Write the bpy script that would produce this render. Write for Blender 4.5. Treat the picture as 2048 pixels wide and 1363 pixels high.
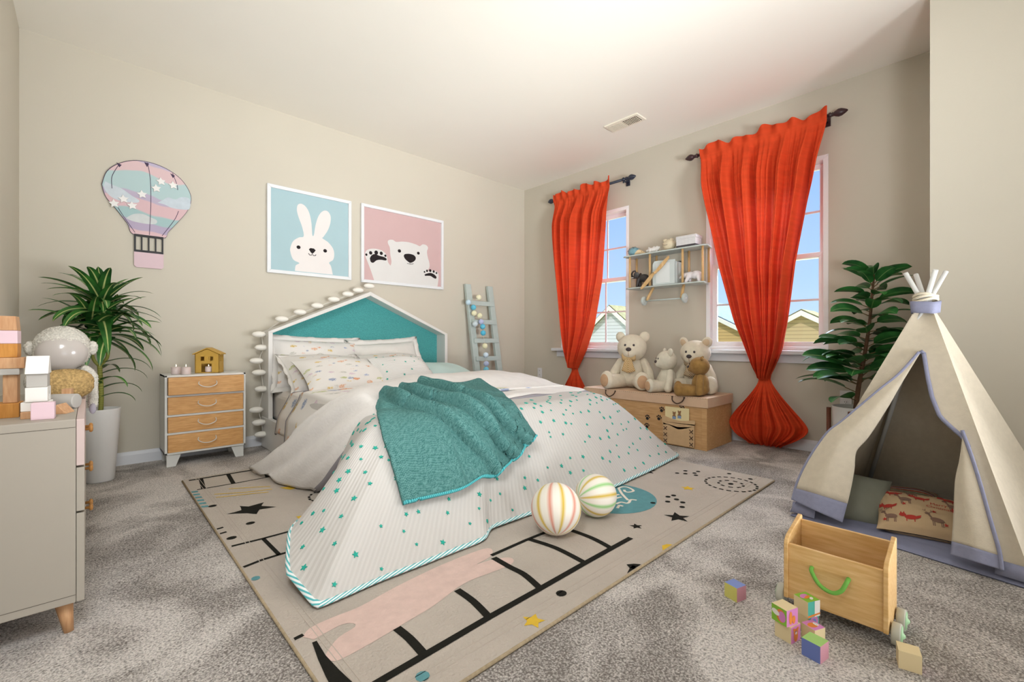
import bpy, bmesh, math, random
from mathutils import Vector, Matrix, Euler, noise
from mathutils.geometry import tessellate_polygon
PI = math.pi
SC = bpy.context.scene
for _o in list(bpy.data.objects):
    bpy.data.objects.remove(_o)
COL = SC.collection
random.seed(7)

# ------------------------------------------------------------------ camera
cd = bpy.data.cameras.new('camera'); cam = bpy.data.objects.new('camera', cd); COL.objects.link(cam)
cd.sensor_width = 36.0; cd.lens = 36.0 * 900.0 / 2048.0; cd.clip_start = 0.02; cd.clip_end = 300
cam.location = (-4.013, -4.037, 0.841)
cam.rotation_euler = (PI / 2, 0, math.atan2(957, 900) - PI / 2)
SC.camera = cam

# ------------------------------------------------------------------ sky
W = bpy.data.worlds.new('sky'); SC.world = W; W.use_nodes = True
nt = W.node_tree; nt.nodes.clear()
wo = nt.nodes.new('ShaderNodeOutputWorld'); bg = nt.nodes.new('ShaderNodeBackground')
tc = nt.nodes.new('ShaderNodeTexCoord'); sp = nt.nodes.new('ShaderNodeSeparateXYZ')
rp = nt.nodes.new('ShaderNodeValToRGB')
el = rp.color_ramp.elements
el[0].position = 0.0; el[0].color = (0.60, 0.80, 1.0, 1)
el[1].position = 0.36; el[1].color = (0.30, 0.52, 1.0, 1)
e = el.new(0.12); e.color = (0.46, 0.69, 1.0, 1)
e = el.new(0.5); e.color = (0.75, 0.85, 1.0, 1)
mr = nt.nodes.new('ShaderNodeMapRange'); mr.clamp = True
mr.inputs[1].default_value = 0.36; mr.inputs[2].default_value = 0.62
mr.inputs[3].default_value = 1.3; mr.inputs[4].default_value = 32.0
L_ = nt.links.new
L_(tc.outputs['Generated'], sp.inputs[0]); L_(sp.outputs['Z'], rp.inputs[0]); L_(sp.outputs['Z'], mr.inputs[0])
L_(rp.outputs[0], bg.inputs['Color']); mx_ = nt.nodes.new('ShaderNodeMapRange'); mx_.interpolation_type = 'SMOOTHSTEP'; mx_.inputs[1].default_value = 0.0; mx_.inputs[2].default_value = 0.35
mx_.inputs[3].default_value = 1.0; L_(sp.outputs['X'], mx_.inputs[0]); L_(mr.outputs[0], mx_.inputs[4])      # upper sky beyond the houses boosted, out of view, to light the room
L_(mx_.outputs[0], bg.inputs['Strength']); L_(bg.outputs[0], wo.inputs[0])

# ------------------------------------------------------------------ lights, exposure
def area(name, loc, rot, sx, sy, power, col=(1, 1, 1), portal=False):
    l = bpy.data.lights.new(name, 'AREA'); l.shape = 'RECTANGLE'; l.size = sx; l.size_y = sy
    l.energy = power; l.color = col
    if portal: l.cycles.is_portal = True
    o = bpy.data.objects.new(name, l); COL.objects.link(o); o.location = loc; o.rotation_euler = rot
    return o
sun_d = bpy.data.lights.new('sun', 'SUN'); sun_d.energy = 2.2; sun_d.angle = 0.02; sun_d.color = (1, .95, .86)
sun = bpy.data.objects.new('sun', sun_d); COL.objects.link(sun)
sun.rotation_euler = Vector((0.75, 0.25, -0.62)).to_track_quat('-Z', 'Y').to_euler()   # over the roof, on to the houses across
def aim(frm, to): return (Vector(to) - Vector(frm)).to_track_quat('-Z', 'Y').to_euler()
LC = (.97, 1.0, 1.03)
p_ = (-2.5, -10.5, 1.4); area('rear_soft_fill', p_, aim(p_, (-2.3, -1.0, 1.5)), 3.4, 2.4, 66, LC)  # added frontal fill from far behind the camera, not a room fixture
p_ = (-3.7, -5.35, .25); area('ceiling_bounce_fill', p_, aim(p_, (-3.6, -4.6, 3.0)), 1.2, 1.4, 27, LC)  # added uplight out of view, brightens the ceiling near the camera
p_ = (-3.1, -6.6, .45); l_ = area('far_ceiling_fill', p_, aim(p_, (-1.6, -1.2, 2.75)), .9, .9, 36, LC); l_.data.spread = math.radians(58)  # added narrow fill behind the camera, evens out the far ceiling
p_ = (-4.27, -3.55, 2.0); l_ = area('left_side_fill', p_, aim(p_, (-2.7, -1.2, .3)), .8, .8, 30, LC); l_.data.spread = math.radians(110)  # added fill just out of frame, lifts the bed side and carpet
p_ = (-1.3, -5.3, .5); l_ = area('left_ceiling_fill', p_, aim(p_, (-4.2, -1.2, 2.6)), .8, .8, 24, LC); l_.data.spread = math.radians(80)  # added fill for the darker left ceiling and walls
p_ = (-4.1, -4.9, .7); l_ = area('right_corner_fill', p_, aim(p_, (-.2, -2.9, 2.7)), .6, .6, 7, LC); l_.data.spread = math.radians(65)  # weak added fill towards the far right corner of the room
p_ = (-1.1, -6.0, 1.6); area('right_rear_fill', p_, aim(p_, (-4.2, -2.4, 1.2)), 1.2, 1.6, 9, LC)  # added fill from the rear right, aimed at the left wall
area('window_portal', (0.18, -1.06, 1.5), (0, PI / 2, 0), 1.5, 0.95, 10, portal=True)
area('window_portal', (0.18, -2.75, 1.5), (0, PI / 2, 0), 1.5, 0.95, 10, portal=True)
vs = SC.view_settings
vs.view_transform = 'Standard'; vs.look = 'None'; vs.gamma = 1.0; vs.exposure = -0.23
try: vs.use_curve_mapping = False
except Exception: pass

# ------------------------------------------------------------------ materials
def srgb(c):
    if isinstance(c, str):
        c = c.lstrip('#'); c = [int(c[i:i + 2], 16) / 255 for i in (0, 2, 4)]
    return tuple((x / 12.92 if x <= .04045 else ((x + .055) / 1.055) ** 2.4) for x in c)
def newmat(name):
    m = bpy.data.materials.new(name); m.use_nodes = True
    n = m.node_tree; b = n.nodes['Principled BSDF']
    return m, n, b
def N(n, t, **k):
    x = n.nodes.new(t)
    for a, v in k.items(): setattr(x, a, v)
    return x
def mat(name, col, rough=.55, spec=.35, var=0.0, vscale=6.0, bump=0.0, bscale=60.0, bdist=.004, sheen=0.0, metal=0.0, stretch=None, detail=4.0, coat=0.0, transl=None):
    m, n, b = newmat(name); c = srgb(col)
    b.inputs['Roughness'].default_value = rough; b.inputs['Specular IOR Level'].default_value = spec
    b.inputs['Metallic'].default_value = metal
    b.inputs['Coat Weight'].default_value = coat
    if sheen: b.inputs['Sheen Weight'].default_value = sheen
    t = N(n, 'ShaderNodeTexCoord'); src = t.outputs['Object']
    if stretch:
        mp = N(n, 'ShaderNodeMapping'); mp.inputs['Scale'].default_value = stretch
        n.links.new(src, mp.inputs[0]); src = mp.outputs[0]
    ns = N(n, 'ShaderNodeTexNoise'); ns.inputs['Scale'].default_value = vscale; ns.inputs['Detail'].default_value = detail
    n.links.new(src, ns.inputs['Vector'])
    r = N(n, 'ShaderNodeValToRGB'); v = max(var, .015)
    r.color_ramp.elements[0].position = .3; r.color_ramp.elements[1].position = .7
    r.color_ramp.elements[0].color = tuple(min(1, x * (1 - v)) for x in c) + (1,)
    r.color_ramp.elements[1].color = tuple(min(1, x * (1 + v)) for x in c) + (1,)
    n.links.new(ns.outputs['Fac'], r.inputs[0]); n.links.new(r.outputs[0], b.inputs['Base Color'])
    if bump:
        n2 = N(n, 'ShaderNodeTexNoise'); n2.inputs['Scale'].default_value = bscale; n2.inputs['Detail'].default_value = 3
        n.links.new(src, n2.inputs['Vector'])
        bp = N(n, 'ShaderNodeBump'); bp.inputs['Strength'].default_value = bump; bp.inputs['Distance'].default_value = bdist
        n.links.new(n2.outputs['Fac'], bp.inputs['Height']); n.links.new(bp.outputs[0], b.inputs['Normal'])
    if transl:
        tr = N(n, 'ShaderNodeBsdfTranslucent'); tr.inputs['Color'].default_value = srgb(transl[0]) + (1,)
        mx = N(n, 'ShaderNodeMixShader'); mx.inputs[0].default_value = transl[1]
        out = n.nodes['Material Output']
        n.links.new(b.outputs[0], mx.inputs[1]); n.links.new(tr.outputs[0], mx.inputs[2]); n.links.new(mx.outputs[0], out.inputs[0])
    return m
def wood(name, c1, c2, axis=0, scale=1.0, rough=.5, contrast=.5):
    m, n, b = newmat(name); b.inputs['Roughness'].default_value = rough; b.inputs['Specular IOR Level'].default_value = .3
    t = N(n, 'ShaderNodeTexCoord'); mp = N(n, 'ShaderNodeMapping')
    s = [14 * scale] * 3; s[axis] = 1.6 * scale; mp.inputs['Scale'].default_value = s
    mp.inputs['Location'].default_value = (random.random() * 3, random.random() * 3, random.random() * 3)
    n.links.new(t.outputs['Object'], mp.inputs[0])
    a = N(n, 'ShaderNodeTexNoise'); a.inputs['Scale'].default_value = 1.3; a.inputs['Detail'].default_value = 3; a.inputs['Distortion'].default_value = .6
    n.links.new(mp.outputs[0], a.inputs['Vector'])
    mu = N(n, 'ShaderNodeMath', operation='MULTIPLY'); mu.inputs[1].default_value = 9
    si = N(n, 'ShaderNodeMath', operation='SINE'); n.links.new(a.outputs['Fac'], mu.inputs[0]); n.links.new(mu.outputs[0], si.inputs[0])
    f = N(n, 'ShaderNodeTexNoise'); f.inputs['Scale'].default_value = 9; f.inputs['Detail'].default_value = 4
    n.links.new(mp.outputs[0], f.inputs['Vector'])
    ad = N(n, 'ShaderNodeMath', operation='MULTIPLY_ADD'); ad.inputs[1].default_value = .25 * contrast; ad.inputs[2].default_value = 0
    n.links.new(si.outputs[0], ad.inputs[0])
    a2 = N(n, 'ShaderNodeMath', operation='ADD'); n.links.new(ad.outputs[0], a2.inputs[0]); n.links.new(f.outputs['Fac'], a2.inputs[1])
    r = N(n, 'ShaderNodeValToRGB'); r.color_ramp.elements[0].position = .25; r.color_ramp.elements[1].position = .75
    r.color_ramp.elements[0].color = srgb(c1) + (1,); r.color_ramp.elements[1].color = srgb(c2) + (1,)
    n.links.new(a2.outputs[0], r.inputs[0]); n.links.new(r.outputs[0], b.inputs['Base Color'])
    return m
def uvnode(n):
    t = N(n, 'ShaderNodeTexCoord'); s = N(n, 'ShaderNodeSeparateXYZ'); n.links.new(t.outputs['UV'], s.inputs[0]); return t, s
def math_(n, op, a, b=None, c=None):
    x = N(n, 'ShaderNodeMath', operation=op)
    for i, v in enumerate((a, b, c)):
        if v is None: continue
        if isinstance(v, (int, float)): x.inputs[i].default_value = v
        else: n.links.new(v, x.inputs[i])
    return x.outputs[0]
def stripes(name, ca, cb, freq, axis='X', duty=.5, rough=.6, soft=.08, ridge=0.0, slant=0.0):
    """two colours in bands across UV"""
    m, n, b = newmat(name); t, s = uvnode(n)
    u = s.outputs[axis]
    if slant: u = math_(n, 'MULTIPLY_ADD', s.outputs['Y' if axis == 'X' else 'X'], slant, u)
    w = math_(n, 'FRACT', math_(n, 'MULTIPLY', u, freq))
    d = math_(n, 'ABSOLUTE', math_(n, 'SUBTRACT', w, .5))
    mr = N(n, 'ShaderNodeMapRange'); n.links.new(d, mr.inputs[0]); mr.inputs[1].default_value = duty / 2 - soft / 2; mr.inputs[2].default_value = duty / 2 + soft / 2
    mx = N(n, 'ShaderNodeMixRGB'); n.links.new(mr.outputs[0], mx.inputs[0])
    mx.inputs[1].default_value = srgb(cb) + (1,); mx.inputs[2].default_value = srgb(ca) + (1,)
    n.links.new(mx.outputs[0], b.inputs['Base Color']); b.inputs['Roughness'].default_value = rough; b.inputs['Specular IOR Level'].default_value = .25
    if ridge:
        bp = N(n, 'ShaderNodeBump'); bp.inputs['Strength'].default_value = ridge; bp.inputs['Distance'].default_value = .01
        n.links.new(d, bp.inputs['Height']); n.links.new(bp.outputs[0], b.inputs['Normal'])
    return m

# ------------------------------------------------------------------ mesh helpers
class MB:
    """collects shapes; .build() links them as one mesh object"""
    def __init__(s): s.bm = bmesh.new(); s.uv = s.bm.loops.layers.uv.new('uv'); s.mi = 0
    def _f(s, vs, smooth=False, uvs=None):
        try: f = s.bm.faces.new(vs)
        except ValueError: return None
        f.material_index = s.mi; f.smooth = smooth
        if uvs:
            for l, q in zip(f.loops, uvs): l[s.uv].uv = q
        return f
    def box(s, c, d, rot=None, taper=1.0):
        M_ = Matrix.Translation(Vector(c)) @ (Euler(rot).to_matrix().to_4x4() if rot else Matrix())
        v = []
        for z in (-.5, .5):
            k = taper if z > 0 else 1.0
            for x, y in ((-.5, -.5), (.5, -.5), (.5, .5), (-.5, .5)):
                v.append(s.bm.verts.new(M_ @ Vector((x * d[0] * k, y * d[1] * k, z * d[2]))))
        for q in ((3, 2, 1, 0), (4, 5, 6, 7), (0, 1, 5, 4), (1, 2, 6, 5), (2, 3, 7, 6), (3, 0, 4, 7)):
            s._f([v[i] for i in q], False, [(0, 0), (1, 0), (1, 1), (0, 1)])
        return s
    def bx(s, x0, x1, y0, y1, z0, z1): return s.box(((x0 + x1) / 2, (y0 + y1) / 2, (z0 + z1) / 2), (abs(x1 - x0), abs(y1 - y0), abs(z1 - z0)))
    def grid(s, fn, nu, nv, cu=False, cv=False, smooth=True, uvs=(1, 1)):
        P = [[s.bm.verts.new(fn(i / nu, j / nv)) for j in range(nv + (0 if cv else 1))] for i in range(nu + (0 if cu else 1))]
        for i in range(nu):
            for j in range(nv):
                i2 = (i + 1) % len(P); j2 = (j + 1) % len(P[0])
                s._f([P[i][j], P[i2][j], P[i2][j2], P[i][j2]], smooth,
                     [(i / nu * uvs[0], j / nv * uvs[1]), ((i + 1) / nu * uvs[0], j / nv * uvs[1]), ((i + 1) / nu * uvs[0], (j + 1) / nv * uvs[1]), (i / nu * uvs[0], (j + 1) / nv * uvs[1])])
        return P
    def tube(s, pts, r, n=8, cap=True, smooth=True):
        pts = [Vector(p) for p in pts]; m = len(pts)
        rr = r if isinstance(r, (list, tuple)) else [r] * m
        rings = []; up = None
        for i, p in enumerate(pts):
            t = (pts[min(i + 1, m - 1)] - pts[max(i - 1, 0)]).normalized()
            if up is None: up = Vector((0, 0, 1)) if abs(t.z) < .9 else Vector((1, 0, 0))
            a = t.cross(up).normalized(); b = a.cross(t).normalized(); up = b
            rings.append([s.bm.verts.new(p + (a * math.cos(2 * PI * k / n) + b * math.sin(2 * PI * k / n)) * rr[i]) for k in range(n)])
        for i in range(m - 1):
            for k in range(n):
                s._f([rings[i][k], rings[i][(k + 1) % n], rings[i + 1][(k + 1) % n], rings[i + 1][k]], smooth,
                     [(k / n, i / (m - 1)), ((k + 1) / n, i / (m - 1)), ((k + 1) / n, (i + 1) / (m - 1)), (k / n, (i + 1) / (m - 1))])
        if cap: s._f(rings[0][::-1]); s._f(rings[-1])
        return s
    def cyl(s, a, b, r0, r1=None, n=20, smooth=True): return s.tube([a, b], [r0, r0 if r1 is None else r1], n, True, smooth)
    def lathe(s, prof, c=(0, 0, 0), n=32, axis='Z', cap=True, smooth=True):
        rings = []
        for r, z in prof:
            ring = []
            for k in range(n):
                a = 2 * PI * k / n; x, y = r * math.cos(a), r * math.sin(a)
                p = {'Z': (x, y, z), 'X': (z, x, y), 'Y': (y, z, x)}[axis]
                ring.append(s.bm.verts.new(Vector(c) + Vector(p)))
            rings.append(ring)
        for i in range(len(rings) - 1):
            for k in range(n): s._f([rings[i][k], rings[i][(k + 1) % n], rings[i + 1][(k + 1) % n], rings[i + 1][k]], smooth,
                                    [(k / n, i), ((k + 1) / n, i), ((k + 1) / n, i + 1), (k / n, i + 1)])
        if cap: s._f(rings[0][::-1]); s._f(rings[-1])
        return s
    def ell(s, c, r, rot=None, nu=28, nv=16):
        R_ = Euler(rot).to_matrix() if rot else Matrix.Identity(3); c = Vector(c)
        def f(u, v):
            a = 2 * PI * u; b = PI * (v * .998 + .001)
            return c + R_ @ Vector((r[0] * math.sin(b) * math.cos(a), r[1] * math.sin(b) * math.sin(a), -r[2] * math.cos(b)))
        P = s.grid(f, nu, nv, cu=True)
        return s
    def prism(s, pts, z0, z1, fr=None, smooth=False):
        """polygon (x,y) extruded z0..z1 through the frame fr (4x4)"""
        fr = fr or Matrix(); n = len(pts)
        ar = sum(pts[i][0] * pts[(i + 1) % n][1] - pts[(i + 1) % n][0] * pts[i][1] for i in range(n))
        if ar < 0: pts = pts[::-1]
        lo = [s.bm.verts.new(fr @ Vector((x, y, z0))) for x, y in pts]; hi = [s.bm.verts.new(fr @ Vector((x, y, z1))) for x, y in pts]
        for i in range(n): s._f([lo[i], lo[(i + 1) % n], hi[(i + 1) % n], hi[i]], smooth)
        for t in tessellate_polygon([[Vector((x, y, 0)) for x, y in pts]]):
            a, b, c = t
            q = (pts[b][0] - pts[a][0]) * (pts[c][1] - pts[a][1]) - (pts[b][1] - pts[a][1]) * (pts[c][0] - pts[a][0])
            if q < 0: b, c = c, b
            s._f([hi[a], hi[b], hi[c]]); s._f([lo[a], lo[c], lo[b]])
        return s
    def flat(s, pts, z=0, fn=None):
        """flat polygon; fn maps (x,y,z) to a point"""
        fn = fn or (lambda x, y, z: (x, y, z)); n = len(pts)
        vs = [s.bm.verts.new(fn(x, y, z)) for x, y in pts]
        for a, b, c in tessellate_polygon([[Vector((x, y, 0)) for x, y in pts]]):
            q = (pts[b][0] - pts[a][0]) * (pts[c][1] - pts[a][1]) - (pts[b][1] - pts[a][1]) * (pts[c][0] - pts[a][0])
            if q < 0: b, c = c, b
            s._f([vs[a], vs[b], vs[c]], False, [(pts[i][0], pts[i][1]) for i in (a, b, c)])
        return s
    def stroke(s, pts, w, z=0, fn=None):
        """ribbon along a 2D polyline"""
        fn = fn or (lambda x, y, z: (x, y, z)); L, m = [], len(pts)
        ww = w if isinstance(w, (list, tuple)) else [w] * m
        for i, p in enumerate(pts):
            q0 = pts[max(i - 1, 0)]; q1 = pts[min(i + 1, m - 1)]
            dx, dy = q1[0] - q0[0], q1[1] - q0[1]; l = math.hypot(dx, dy) or 1; nx, ny = -dy / l * ww[i] / 2, dx / l * ww[i] / 2
            L.append((s.bm.verts.new(fn(p[0] + nx, p[1] + ny, z)), s.bm.verts.new(fn(p[0] - nx, p[1] - ny, z))))
        for i in range(m - 1): s._f([L[i][1], L[i + 1][1], L[i + 1][0], L[i][0]])
        return s
    def text(s, body, size, fr, z=0, fn=None):
        c = bpy.data.curves.new('t', 'FONT'); c.body = body; c.size = size; c.align_x = 'CENTER'; c.align_y = 'CENTER'
        o = bpy.data.objects.new('t', c); COL.objects.link(o)
        me = o.evaluated_get(bpy.context.evaluated_depsgraph_get()).to_mesh()
        vs = [s.bm.verts.new(fn(v.co.x, v.co.y, z) if fn else fr @ Vector((v.co.x, v.co.y, z))) for v in me.vertices]
        for p in me.polygons: s._f([vs[i] for i in p.vertices])
        bpy.data.objects.remove(o); bpy.data.curves.remove(c)
        return s
    def ring(s, x0, x1, y0, y1, q, z0, z1, fr=None, qb=None):
        qb = q if qb is None else qb
        o = [(x0, y0), (x1, y0), (x1, y1), (x0, y1)]; n = [(x0 + q, y0 + qb), (x1 - q, y0 + qb), (x1 - q, y1 - q), (x0 + q, y1 - q)]
        for i in range(4): s.prism([o[i], o[(i + 1) % 4], n[(i + 1) % 4], n[i]], z0, z1, fr)
        return s
    def build(s, name, mats, parent=None, bevel=0, seg=2, solid=0, sub=0, smooth=None, loc=None, rot=None, recalc=False):
        if recalc: bmesh.ops.recalc_face_normals(s.bm, faces=s.bm.faces)
        me = bpy.data.meshes.new(name)
        if smooth is not None:
            for f in s.bm.faces: f.smooth = smooth
        s.bm.to_mesh(me); s.bm.free()
        for m in (mats if isinstance(mats, (list, tuple)) else [mats]): me.materials.append(m)
        o = bpy.data.objects.new(name, me); COL.objects.link(o)
        if parent: o.parent = parent
        if loc: o.location = loc
        if rot: o.rotation_euler = rot
        if solid: k = o.modifiers.new('solid', 'SOLIDIFY'); k.thickness = solid; k.offset = -1
        if bevel: k = o.modifiers.new('bevel', 'BEVEL'); k.width = bevel; k.segments = seg; k.limit_method = 'ANGLE'; k.angle_limit = .6
        if sub: k = o.modifiers.new('sub', 'SUBSURF'); k.levels = sub; k.render_levels = sub
        return o
def blob(name, parts, m, parent=None, vox=.01, it=6, loc=None, rot=None):
    """overlapping ellipsoids and capsules fused into one continuous surface"""
    b = MB()
    for p in parts:
        if p[0] == 'e': b.ell(p[1], p[2], p[3] if len(p) > 3 else None, 20, 12)
        else:
            a, c = Vector(p[1]), Vector(p[2]); ra, rc = p[3], p[4]; k = max(3, int((c - a).length / max(.004, min(ra, rc)) * 2))
            k = min(k, 14)
            for i in range(k + 1):
                t = i / k; r = ra + (rc - ra) * t; b.ell(a.lerp(c, t), (r, r, r), None, 14, 9)
    o = b.build('tmp', [m])
    r = o.modifiers.new('r', 'REMESH'); r.mode = 'VOXEL'; r.voxel_size = vox; r.use_smooth_shade = True
    s_ = o.modifiers.new('s', 'SMOOTH'); s_.iterations = it; s_.factor = .5
    me = bpy.data.meshes.new_from_object(o.evaluated_get(bpy.context.evaluated_depsgraph_get()))
    bpy.data.objects.remove(o); me.name = name
    for f in me.polygons: f.use_smooth = True
    if not me.materials: me.materials.append(m)
    q = bpy.data.objects.new(name, me); COL.objects.link(q)
    if parent: q.parent = parent
    if loc: q.location = loc
    if rot: q.rotation_euler = rot
    return q
def tag(o, label=None, cat=None, group=None, kind=None):
    if label: o['label'] = label
    if cat: o['category'] = cat
    if group: o['group'] = group
    if kind: o['kind'] = kind
    return o
def thing(name, label, cat, loc=(0, 0, 0), rz=0, group=None):
    o = bpy.data.objects.new(name, None); COL.objects.link(o); o.empty_display_size = .1
    o.location = loc; o.rotation_euler = (0, 0, rz) if not isinstance(rz, (tuple, list)) else rz
    return tag(o, label, cat, group)
def struct(o): o['kind'] = 'structure'; return o
def dup(root, loc, rz, label=None):
    r = root.copy(); COL.objects.link(r); r.location = loc
    r.rotation_euler = (0, 0, rz) if not isinstance(rz, (tuple, list)) else rz
    if label: r['label'] = label
    for ch in list(root.children):
        c = ch.copy(); COL.objects.link(c); c.parent = r
        for g in list(ch.children):
            d = g.copy(); COL.objects.link(d); d.parent = c
    return r
def star(r, k=.45, rot=0.0, n=5):
    return [((r if i % 2 == 0 else r * k) * math.cos(rot + PI / 2 + i * PI / n), (r if i % 2 == 0 else r * k) * math.sin(rot + PI / 2 + i * PI / n)) for i in range(2 * n)]
def disc(cx, cy, rx, ry=None, n=20): return [(cx + rx * math.cos(2 * PI * i / n), cy + (ry or rx) * math.sin(2 * PI * i / n)) for i in range(n)]
def spline(pts, k=8):
    """Catmull-Rom through points of any dimension"""
    P = [Vector(p) for p in pts]; out = []
    for i in range(len(P) - 1):
        p0, p1, p2, p3 = P[max(i - 1, 0)], P[i], P[i + 1], P[min(i + 2, len(P) - 1)]
        for j in range(k):
            t = j / k
            out.append(.5 * ((2 * p1) + (p2 - p0) * t + (2 * p0 - 5 * p1 + 4 * p2 - p3) * t * t + (3 * p1 - p0 - 3 * p2 + p3) * t ** 3))
    out.append(P[-1]); return out
def table(rows, x):
    """piecewise-smooth lookup: rows of (x, a, b, ...)"""
    if x <= rows[0][0]: return rows[0][1:]
    for r0, r1 in zip(rows, rows[1:]):
        if x <= r1[0]:
            t = (x - r0[0]) / (r1[0] - r0[0])
            return tuple(a + (b - a) * t for a, b in zip(r0[1:], r1[1:]))
    return rows[-1][1:]
def frame(o, x, y):
    """4x4 with origin o, unit axes x, y, and z = x cross y"""
    x = Vector(x).normalized(); y = Vector(y).normalized(); z = x.cross(y)
    m = Matrix((x, y, z)).transposed().to_4x4(); m.translation = Vector(o); return m
def sstep(a, b, x):
    t = max(0, min(1, (x - a) / (b - a))); return t * t * (3 - 2 * t)

M_white = mat('white_paint', 'e9e7e4', .45, .35)
M_vinyl = mat('white_vinyl', 'f7f8fa', .4, .4)
M_black = mat('black_plastic', '17161a', .45)
M_nose = mat('dark_brown_nose', '3c3436', .35, .5)

# ------------------------------------------------------------------ room shell
M_wall = mat('beige_wall_paint', 'cdc6b7', .85, .15, .015, 1.5, .12, 260, .002)
M_ceil = mat('cream_ceiling_paint', 'f5f0e6', .9, .1, .01, 1.0, .08, 200, .002)
def carpet():
    m, n, b = newmat('taupe_carpet'); t = N(n, 'ShaderNodeTexCoord')
    big = N(n, 'ShaderNodeTexNoise'); big.inputs['Scale'].default_value = 2.6; big.inputs['Detail'].default_value = 3; big.inputs['Distortion'].default_value = 1.2
    fine = N(n, 'ShaderNodeTexNoise'); fine.inputs['Scale'].default_value = 150; fine.inputs['Detail'].default_value = 3; fine.inputs['Roughness'].default_value = .7
    vor = N(n, 'ShaderNodeTexVoronoi'); vor.inputs['Scale'].default_value = 190
    for x in (big, fine, vor): n.links.new(t.outputs['Object'], x.inputs['Vector'])
    bm_ = N(n, 'ShaderNodeMapRange'); bm_.inputs[1].default_value = .38; bm_.inputs[2].default_value = .62; bm_.inputs[3].default_value = -.11; bm_.inputs[4].default_value = .11
    n.links.new(big.outputs['Fac'], bm_.inputs[0])
    s = math_(n, 'ADD', fine.outputs['Fac'], bm_.outputs[0])
    s = math_(n, 'MULTIPLY_ADD', vor.outputs['Distance'], -.35, math_(n, 'ADD', s, .175))
    r = N(n, 'ShaderNodeValToRGB'); r.color_ramp.elements[0].position = .30; r.color_ramp.elements[1].position = .70
    r.color_ramp.elements[0].color = srgb('857e78') + (1,); r.color_ramp.elements[1].color = srgb('f2ebe5') + (1,)
    n.links.new(s, r.inputs[0]); n.links.new(r.outputs[0], b.inputs['Base Color'])
    bp = N(n, 'ShaderNodeBump'); bp.inputs['Strength'].default_value = .9; bp.inputs['Distance'].default_value = .012
    n.links.new(s, bp.inputs['Height']); n.links.new(bp.outputs[0], b.inputs['Normal'])
    b.inputs['Roughness'].default_value = .95; b.inputs['Specular IOR Level'].default_value = .08
    return m
HC = 2.74; YB = -11.0; XL = -4.321; XJ = -.676; YJ = -3.811
struct(MB().bx(XL - .12, .12, YB - .12, .12, -.12, 0).build('floor', carpet()))
struct(MB().bx(XL - .12, .12, YB - .12, .12, HC, HC + .12).build('ceiling', M_ceil))
struct(MB().bx(XL - .12, .12, 0, .12, 0, HC).build('wall_north', M_wall))
struct(MB().bx(XL - .12, XL, YB, 0, 0, HC).build('wall_west', M_wall))
struct(MB().bx(XL - .12, .12, YB - .12, YB, 0, HC).build('wall_south', M_wall))
struct(MB().bx(XJ, .12, YB, YJ, 0, HC).build('wall_southeast', M_wall))
WIN = [(-1.511, -.604, .76, 2.225), (-3.21, -2.297, .767, 2.237)]
b = MB(); ys = [YJ, WIN[1][0], WIN[1][1], WIN[0][0], WIN[0][1], 0]
for i in range(5):
    if i in (1, 3):
        w = WIN[1] if i == 1 else WIN[0]
        b.bx(0, .12, ys[i], ys[i + 1], 0, w[2]); b.bx(0, .12, ys[i], ys[i + 1], w[3], HC)
    else: b.bx(0, .12, ys[i], ys[i + 1], 0, HC)
struct(b.build('wall_east', M_wall))
def baseboard(name, p0, p1, nrm):
    prof = [(0, 0), (.014, 0), (.014, .062), (.009, .074), (.006, .083), (0, .085)]
    x = Vector(nrm); z = Vector((0, 0, 1)); d = (Vector(p1) - Vector(p0))
    fr = Matrix((x, z, x.cross(z))).transposed().to_4x4(); fr.translation = Vector(p0)
    L = d.length * (1 if d.dot(x.cross(z)) > 0 else -1)
    return struct(MB().prism(prof, min(0, L), max(0, L), fr).build(name, M_base))
M_base = mat('white_baseboard_paint', 'dfe1e6', .4, .4)
baseboard('baseboard_north', (XL, 0, 0), (0, 0, 0), (0, -1, 0))
baseboard('baseboard_east', (0, 0, 0), (0, YJ, 0), (-1, 0, 0))
baseboard('baseboard_west', (XL, YB, 0), (XL, 0, 0), (1, 0, 0))
M_glass, n, b_ = newmat('window_glass'); n.nodes.remove(b_)
tr = N(n, 'ShaderNodeBsdfTransparent'); gl = N(n, 'ShaderNodeBsdfGlossy'); gl.inputs['Roughness'].default_value = .02; mx = N(n, 'ShaderNodeMixShader')
fz = N(n, 'ShaderNodeFresnel'); fz.inputs[0].default_value = 1.25
n.links.new(fz.outputs[0], mx.inputs[0]); n.links.new(tr.outputs[0], mx.inputs[1]); n.links.new(gl.outputs[0], mx.inputs[2]); n.links.new(mx.outputs[0], n.nodes['Material Output'].inputs[0])
M_lite = mat('grille_white', 'e8e8ea', .4)
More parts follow.
